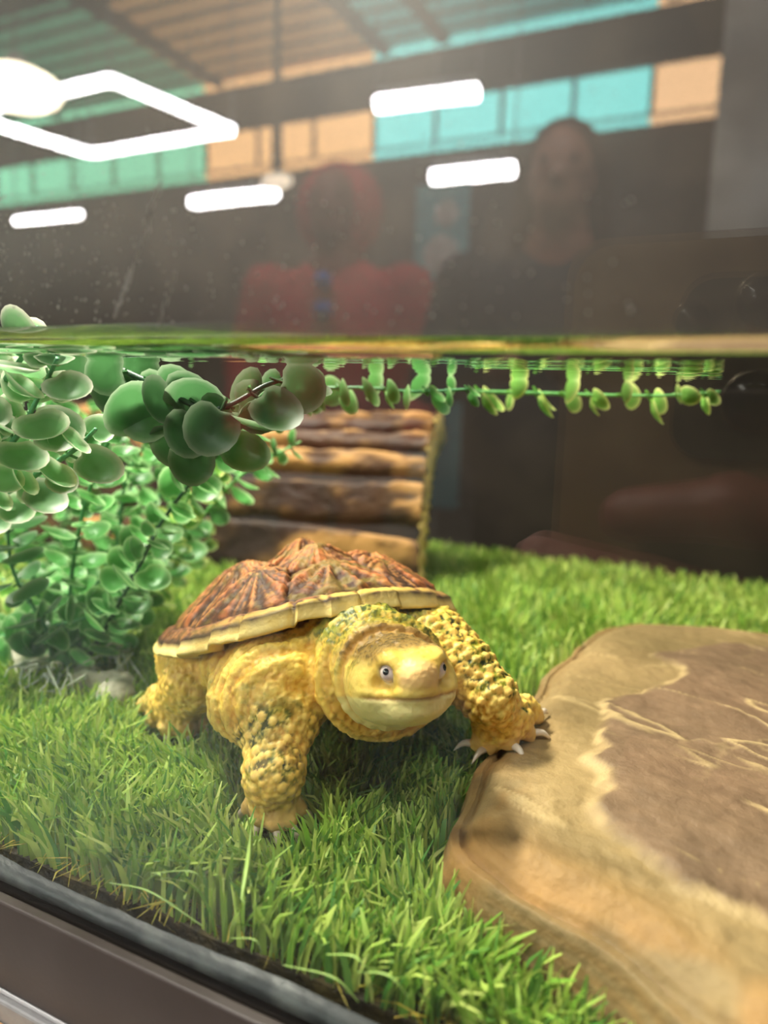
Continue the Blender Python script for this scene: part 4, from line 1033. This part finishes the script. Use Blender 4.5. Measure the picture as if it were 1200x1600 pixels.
hx = [hall_z(a, b, hexz) for a, b in ((172, 124), (362, 203), (142, 240), (-60, 178))]
cen = np.mean(hx, 0); hl_ = empty('frame_lamp', cen); tag(hl_, 'large four-sided frame of white light bars hanging in the hall', 'lamp')
for j in range(len(hx)):
    a, b = hx[j]-cen, hx[(j+1) % len(hx)]-cen
    V, Fc = tube(np.linspace(a, b, 3), .036, 8); mobj('light_bar', V, Fc, M_TUBE, hl_)
    V, Fc = tube([a, a+np.array([0, 0, 3.1-hexz])], .006, 5); mobj('hanger', V, Fc, M_CASE, hl_)
wl = hall_z(25, 138, 1.5); o = empty('pendant_lamp', wl); tag(o, 'warm glowing globe pendant lamp in the hall', 'lamp')
V, Fc = ball((0, 0, 0), .12, axis=(0.01, 0, 1)); V = [np.array(v)*np.array([1.7, 1.7, .75]) for v in V]; mobj('globe', V, Fc, mat_emit('warm_globe', (1.0, .85, .62), 40.0), o)
V, Fc = tube([(0, 0, .1), (0, 0, .13), (0, 0, .16)], [.05, .045, .02], 12); mobj('cap', V, Fc, M_CASE, o)
V, Fc = tube([(0, 0, .15), (0, 0, 1.4)], .006, 5); mobj('cord', V, Fc, M_BEAM, o)
wl = hall_z(432, 283, 1.2); o = empty('spot_lamp', wl); tag(o, 'small warm spot lamp behind the red coat', 'lamp')
V, Fc = ball((0, 0, 0), .05, axis=(.6, .3, -.2)); V = [np.array(v)*np.array([1.9, 1, .8]) for v in V]; mobj('bulb', V, Fc, mat_emit('warm_bulb', (1, .8, .6), 10.0), o)
V, Fc = tube([(0, 0, .03), (0, 0, .1), (0, 0, 1.9)], [.03, .03, .005], 10); mobj('stem', V, Fc, M_BEAM, o)
for _x, _w in ((-1.6, 'leftmost'), (0.0, 'middle'), (1.6, 'rightmost')):  # fixtures of the added fill lamps, out of view
    o = empty('ceiling_lamp', (_x-.3, -1.0, 2.92)); tag(o, _w+' of three long fill lamps added out of view in front of the aquarium', 'lamp', 'added fill lamps over the visitors')
    box('housing', (-.65, -.1, -.03), (.65, .1, .04), M_CASE, o, .01); 
    for sx in (-1, 1): box('hanger', (sx*.5-.006, -.006, .04), (sx*.5+.006, .006, .25), M_BEAM, o)
# tank lamp housing over the open top
tlp = empty('tank_lamp', (-.37, .11, .545)); tag(tlp, 'long black strip lamp mounted above the open aquarium', 'lamp')
box('housing', (-.15, -.03, -.008), (.15, .03, .022), M_FRAME, tlp, .002)
for sx in (-1, 1): box('bracket', (sx*.12-.006, -.05, -.004), (sx*.12+.006, -.031, .02), M_FRAME, tlp); 
for sx in (-1, 1): box('bracket_leg', (sx*.12-.006, -.05, -.025), (sx*.12+.006, -.046, -.0045), M_FRAME, tlp)

# teal banner standing in the hall
bn = empty('banner', hall_y(684, 520, 2.9)); tag(bn, 'tall teal banner with pale round emblems in the hall', 'banner')
bw = .13; c0 = np.array(bn.location); zf = HZ0-c0[2]
box('cloth', (-.12, -.006, -.75), (.12, .006, .60), mat('banner_teal', srgb(120, 190, 200), .7, noise=(8, srgb(140, 205, 210), .4, .6)), bn)
for (dx, dz, r) in ((0, .32, .08), (.02, .48, .055), (-.01, .10, .07), (0, -.12, .06)):
    V, Fc = ball((dx, .004, dz), r, nu=24, nv=6, axis=(0, 1, 0.0001), cut=math.pi/2); V = [np.array([v[0], .004+(v[1]-.004)*.05+.003, v[2]]) for v in V]
    mobj('emblem', V, Fc, mat('banner_print', srgb(240, 240, 236), .7, noise=(20, srgb(190, 190, 186), .4, .6)), bn)
box('foot', (-.2, -.10, zf), (.2, .10, zf+.03), M_BEAM, bn); box('pole', (-.012, -.03, zf+.03), (.012, -.007, .60), M_CASE, bn)

# people standing in the hall
def person(px, dist, top_py, label, coat, legs, hair, skin, width=1.0, facing=0.0, arms='down', hood=False):
    p0 = hall_y(px, 620, dist); H = hall_y(px, top_py, dist)[2]-HZ0
    o = empty('person', (p0[0], p0[1], HZ0), facing); tag(o, label, 'person')
    s = H/1.72; v = .016
    def M(f, nm, c, c2=None, rough=.75):
        V, Q = f.mesh(); return mobj(nm, V*s*np.array([width if nm in ('coat',) else 1, 1, 1]), Q, mat(nm+'_'+label[:12], c, rough, noise=(14, c2 if c2 is not None else c*.7, .35, .65)), o)
    f = Field((-.5, -.4, 0), (.5, .5, 1.8), v)                # body: head, neck, hands, one skin
    f.ell((0, .02, 1.60), (.078, .098, .118), np.eye(3), .03); f.ell((0, .11, 1.575), (.016, .03, .024), np.eye(3), .015)
    f.ell((0, .06, 1.52), (.05, .06, .045), np.eye(3), .03)
    for q in (-1, 1): f.ell((q*.08, .01, 1.59), (.014, .025, .034), np.eye(3), .01)
    f.cap((0, -.01, 1.52), (0, -.02, 1.38), .055, .065, .03)
    f.cap((0, -.02, 1.40), (0, 0, 1.0), .10, .11, .05)
    if arms == 'down': hands = [((q*.20, -.01, 1.36), (q*.27, -.02, 1.10), (q*.25, .10, .88)) for q in (-1, 1)]
    else: hands = [((q*.20, -.01, 1.36), (q*.26, .02, 1.10), (q*.10, .26, 1.12)) for q in (-1, 1)]
    for sh, el, wr in hands:
        f.cap(sh, el, .045, .04, .03); f.cap(el, wr, .038, .028, .02)
        wr = np.array(wr); dv = wr-np.array(el); dv /= np.linalg.norm(dv); sd_ = np.cross(dv, [0, 1, 0.2]); sd_ /= np.linalg.norm(sd_)
        f.cap(wr, wr+dv*.07, .03, .036, .02)
        for j in range(4): f.cap(wr+dv*.06+sd_*(j-1.5)*.02, wr+dv*(.15-.012*abs(j-1))+sd_*(j-1.5)*.024+np.array([0, .015, 0]), .0105, .0085, .004)
        f.cap(wr+dv*.02, wr+dv*.075+sd_*.05, .014, .010, .01)
    for q in (-1, 1): f.cap((q*.09, 0, .95), (q*.10, .01, .50), .07, .05, .03); f.cap((q*.10, .01, .5), (q*.11, -.01, .09), .05, .04, .03)
    M(f, 'body', skin, None, .5)
    f = Field((-.5, -.4, .3), (.5, .45, 1.75), v)
    f.ell((0, -.01, 1.22), (.205, .125, .24), np.eye(3), .06); f.ell((0, 0, .98), (.19, .14, .26), np.eye(3), .08)
    for sh, el, wr in hands: f.cap(sh, el, .075, .062, .04); f.cap(el, np.array(wr)*.95+np.array(el)*.05, .06, .045, .03)
    if hood: f.ell((0, -.04, 1.60), (.125, .115, .15), np.eye(3), .04); f.ell((0, .12, 1.58), (.085, .09, .11), np.eye(3), .03, cut=True)
    M(f, 'coat', coat)
    f = Field((-.4, -.3, -.02), (.4, .35, 1.1), v)
    for q in (-1, 1): f.cap((q*.09, 0, .92), (q*.10, .01, .50), .10, .078, .04); f.cap((q*.10, .01, .5), (q*.11, -.01, .07), .076, .062, .03)
    M(f, 'trousers', legs)
    for q in (-1, 1):
        f = Field((-.4, -.3, -.02), (.4, .4, .2), .014); f.cap((q*.11, -.03, .045), (q*.12, .16, .035), .05, .04, .02); f.ell((q*.11, .05, -.03), (.2, .3, .03), np.eye(3), .004, cut=True)
        M(f, 'shoe', np.array([.03, .03, .03]))
    if not hood:
        f = Field((-.3, -.3, 1.2), (.3, .3, 1.8), .012)
        f.ell((0, -.015, 1.635), (.095, .108, .108), np.eye(3), .03)
        for q in (-1, 1): f.cap((q*.085, -.01, 1.62), (q*.095, -.01, 1.42), .035, .03, .03)
        f.ell((0, .10, 1.58), (.075, .085, .11), np.eye(3), .02, cut=True)
        M(f, 'hair', hair)
    # eyes
    for q in (-1, 1):
        V, Fc = ball(np.array((q*.032, .098, 1.615))*s, .012*s, axis=(0, 1, .01)); mobj('eye', V, Fc, M_PUP, o)
    return o, s
person(858, 2.0, 200, 'person in a dark navy jacket standing in the hall holding both hands forward', srgb(38, 42, 54), srgb(50, 44, 44), srgb(60, 34, 26), srgb(190, 130, 105), 1.15, math.radians(-8), 'fwd')
pr, ps = person(520, 2.3, 262, 'person in a dark red hooded coat with two blue buttons', srgb(226, 68, 78), srgb(180, 104, 80), srgb(60, 30, 26), srgb(150, 80, 70), 1.15, math.radians(-14), 'down', True)
for dz in (0, .085):
    V, Fc = ball(np.array((0.0, .13, 1.36-dz))*ps, .033, axis=(0, 1, .01)); mobj('button', V, Fc, mat('blue_button', srgb(30, 110, 220), .2, noise=(60, srgb(20, 80, 190), .4, .6), coat=.5), pr)

# phone and the hand that holds it, in front of the pane
PHY = -.1065
ph = empty('smartphone', (0, PHY, .114)); tag(ph, 'bronze smartphone held up close to the aquarium glass', 'phone')
M_PH = mat('phone_back', srgb(150, 120, 82), .3, noise=(60, srgb(138, 108, 74), .4, .6), coat=.3); M_LENS = mat('lens_glass', (.008, .008, .010), .05, coat=.6)
M_RIM = mat('phone_rim', (.5, .42, .3), .25, metal=.9, noise=(200, (.45, .38, .28), .4, .6))
def rrect(name, cx, cz, w_, h_, r, y0, y1, mt, parent):
    V = []; n_ = 8
    for yy in (y0, y1):
        for (sx, sz, a0) in ((1, 1, 0), (-1, 1, 90), (-1, -1, 180), (1, -1, 270)):
            for j in range(n_+1):
                a = math.radians(a0+90*j/n_); V.append((cx+sx*(w_/2-r)+r*math.cos(a), yy, cz+sz*(h_/2-r)+r*math.sin(a)))
    m_ = 4*(n_+1); Fc = [tuple(range(m_)), tuple(range(2*m_-1, m_-1, -1))]+[(j, (j+1) % m_, m_+(j+1) % m_, m_+j) for j in range(m_)]
    me = make_mesh(name, V, Fc, mt, smooth=False); b_ = bmesh.new(); b_.from_mesh(me); bmesh.ops.recalc_face_normals(b_, faces=b_.faces[:]); b_.to_mesh(me); b_.free()
    return obj(name, me, parent)
rrect('body', -.004, -.040, .088, .162, .010, -.008, 0, M_PH, ph); rrect('frame', -.004, -.040, .0888, .1628, .0104, -.0065, -.0015, M_RIM, ph)
rrect('camera_island', .006, .008, .050, .046, .008, .0001, .0012, mat('island', srgb(70, 62, 50), .3, noise=(50, srgb(60, 54, 44), .4, .6)), ph)
for (dx, dz, r) in ((0, 0, .0072), (0, .024, .0062), (-.016, .020, .004), (.02, .012, .005)):
    V, Fc = tube([(dx, .0012, dz), (dx, .0026, dz)], r, 24); mobj('lens', V, Fc, M_LENS, ph)
    V, Fc = tube([(dx, .0011, dz), (dx, .0022, dz)], r*1.1, 24); mobj('lens_ring', V, Fc, M_RIM, ph)
hn = empty('hand', (0, PHY, .114)); tag(hn, 'hand with bent fingers wrapped around the back of the smartphone', 'hand')
f = Field((-.075, -.05, -.16), (.09, .03, .03), .0013)
f.ell((.058, -.012, -.075), (.018, .026, .044), np.eye(3), .008)            # palm at the right edge of the phone
f.cap((.062, -.016, -.105), (.068, -.03, -.158), .023, .021, .012)          # wrist
for (pts, rad) in ((((.055, -.002, -.042), (.030, .0105, -.030), (-.002, .0108, -.026), (-.027, .0095, -.030)), (.0095, .0088, .0082, .0068)),
                   (((.056, .000, -.062), (.022, .0110, -.056), (-.020, .0110, -.050), (-.049, .0098, -.045)), (.0098, .0092, .0086, .0074)),
                   (((.056, .000, -.080), (.024, .0108, -.078), (-.012, .0108, -.076), (-.038, .0098, -.074)), (.0095, .0088, .0082, .0070)),
                   (((.054, .000, -.098), (.028, .0100, -.098), (.004, .0100, -.098), (-.018, .0092, -.098)), (.0085, .0078, .0072, .0060))):
    f.chain([np.array(p) for p in pts], rad, .003)
f.chain([np.array(p) for p in ((.056, -.022, -.085), (.046, -.026, -.06), (.026, -.0205, -.045), (.008, -.0185, -.040))], (.012, .0105, .0095, .0075), .004)   # thumb over the screen side
V, Q = f.mesh(); mobj('skin', V, Q, mat('hand_skin', srgb(168, 104, 86), .5, noise=(60, srgb(150, 86, 70), .35, .65), bump=(400, .3, .001)), hn)

# ------------------------------------------------------------------ dried drops and streaks on the pane
M_SPOT = mat('limescale', srgb(150, 146, 138), 0.6, noise=(400, srgb(130, 126, 118), .4, .6), translucent=0.5)
r_ = np.random.default_rng(5); V = []; Fc = []
def dome(cx, cz, rx, rz, ang=0.0, h=.00025):
    b = len(V); n_ = 8; V.append((cx, -h, cz))
    for k in range(n_):
        a = 2*math.pi*k/n_; u, v = rx*math.cos(a), rz*math.sin(a)
        V.append((cx+u*math.cos(ang)-v*math.sin(ang), -0.00002, cz+u*math.sin(ang)+v*math.cos(ang)))
    for k in range(n_): Fc.append((b, b+1+k, b+1+(k+1) % n_))
for q in range(420):
    px, py = r_.uniform(0, 1)**1.7*1000, 505-abs(r_.normal(0, 150))
    if q % 3 == 0: px, py = r_.normal(110, 90), r_.normal(400, 60)
    if py > 508 or py < 5: continue
    p = on_y(px, py, 0.0); s_ = r_.uniform(.00007, .00026)
    dome(p[0], p[2], s_, s_*r_.uniform(.8, 1.8))
for (a, b, n_, w_) in (((180, 492), (205, 425), 22, .00035), ((205, 425), (255, 280), 26, .00018), ((250, 500), (275, 420), 10, .00014), ((226, 345), (240, 310), 8, .0003)):
    for q in range(n_):
        t = (q+r_.uniform(-.4, .4))/n_; p = on_y(a[0]+(b[0]-a[0])*t+r_.normal(0, 2), a[1]+(b[1]-a[1])*t, 0.0); dome(p[0], p[2], w_*r_.uniform(.5, 1.2), .0011*r_.uniform(.4, 1.1), -.28)
o = mobj('water_spots', V, Fc, M_SPOT); tag(o, 'dried white water spots and streaks on the front glass above the waterline', 'water spots', kind='stuff')
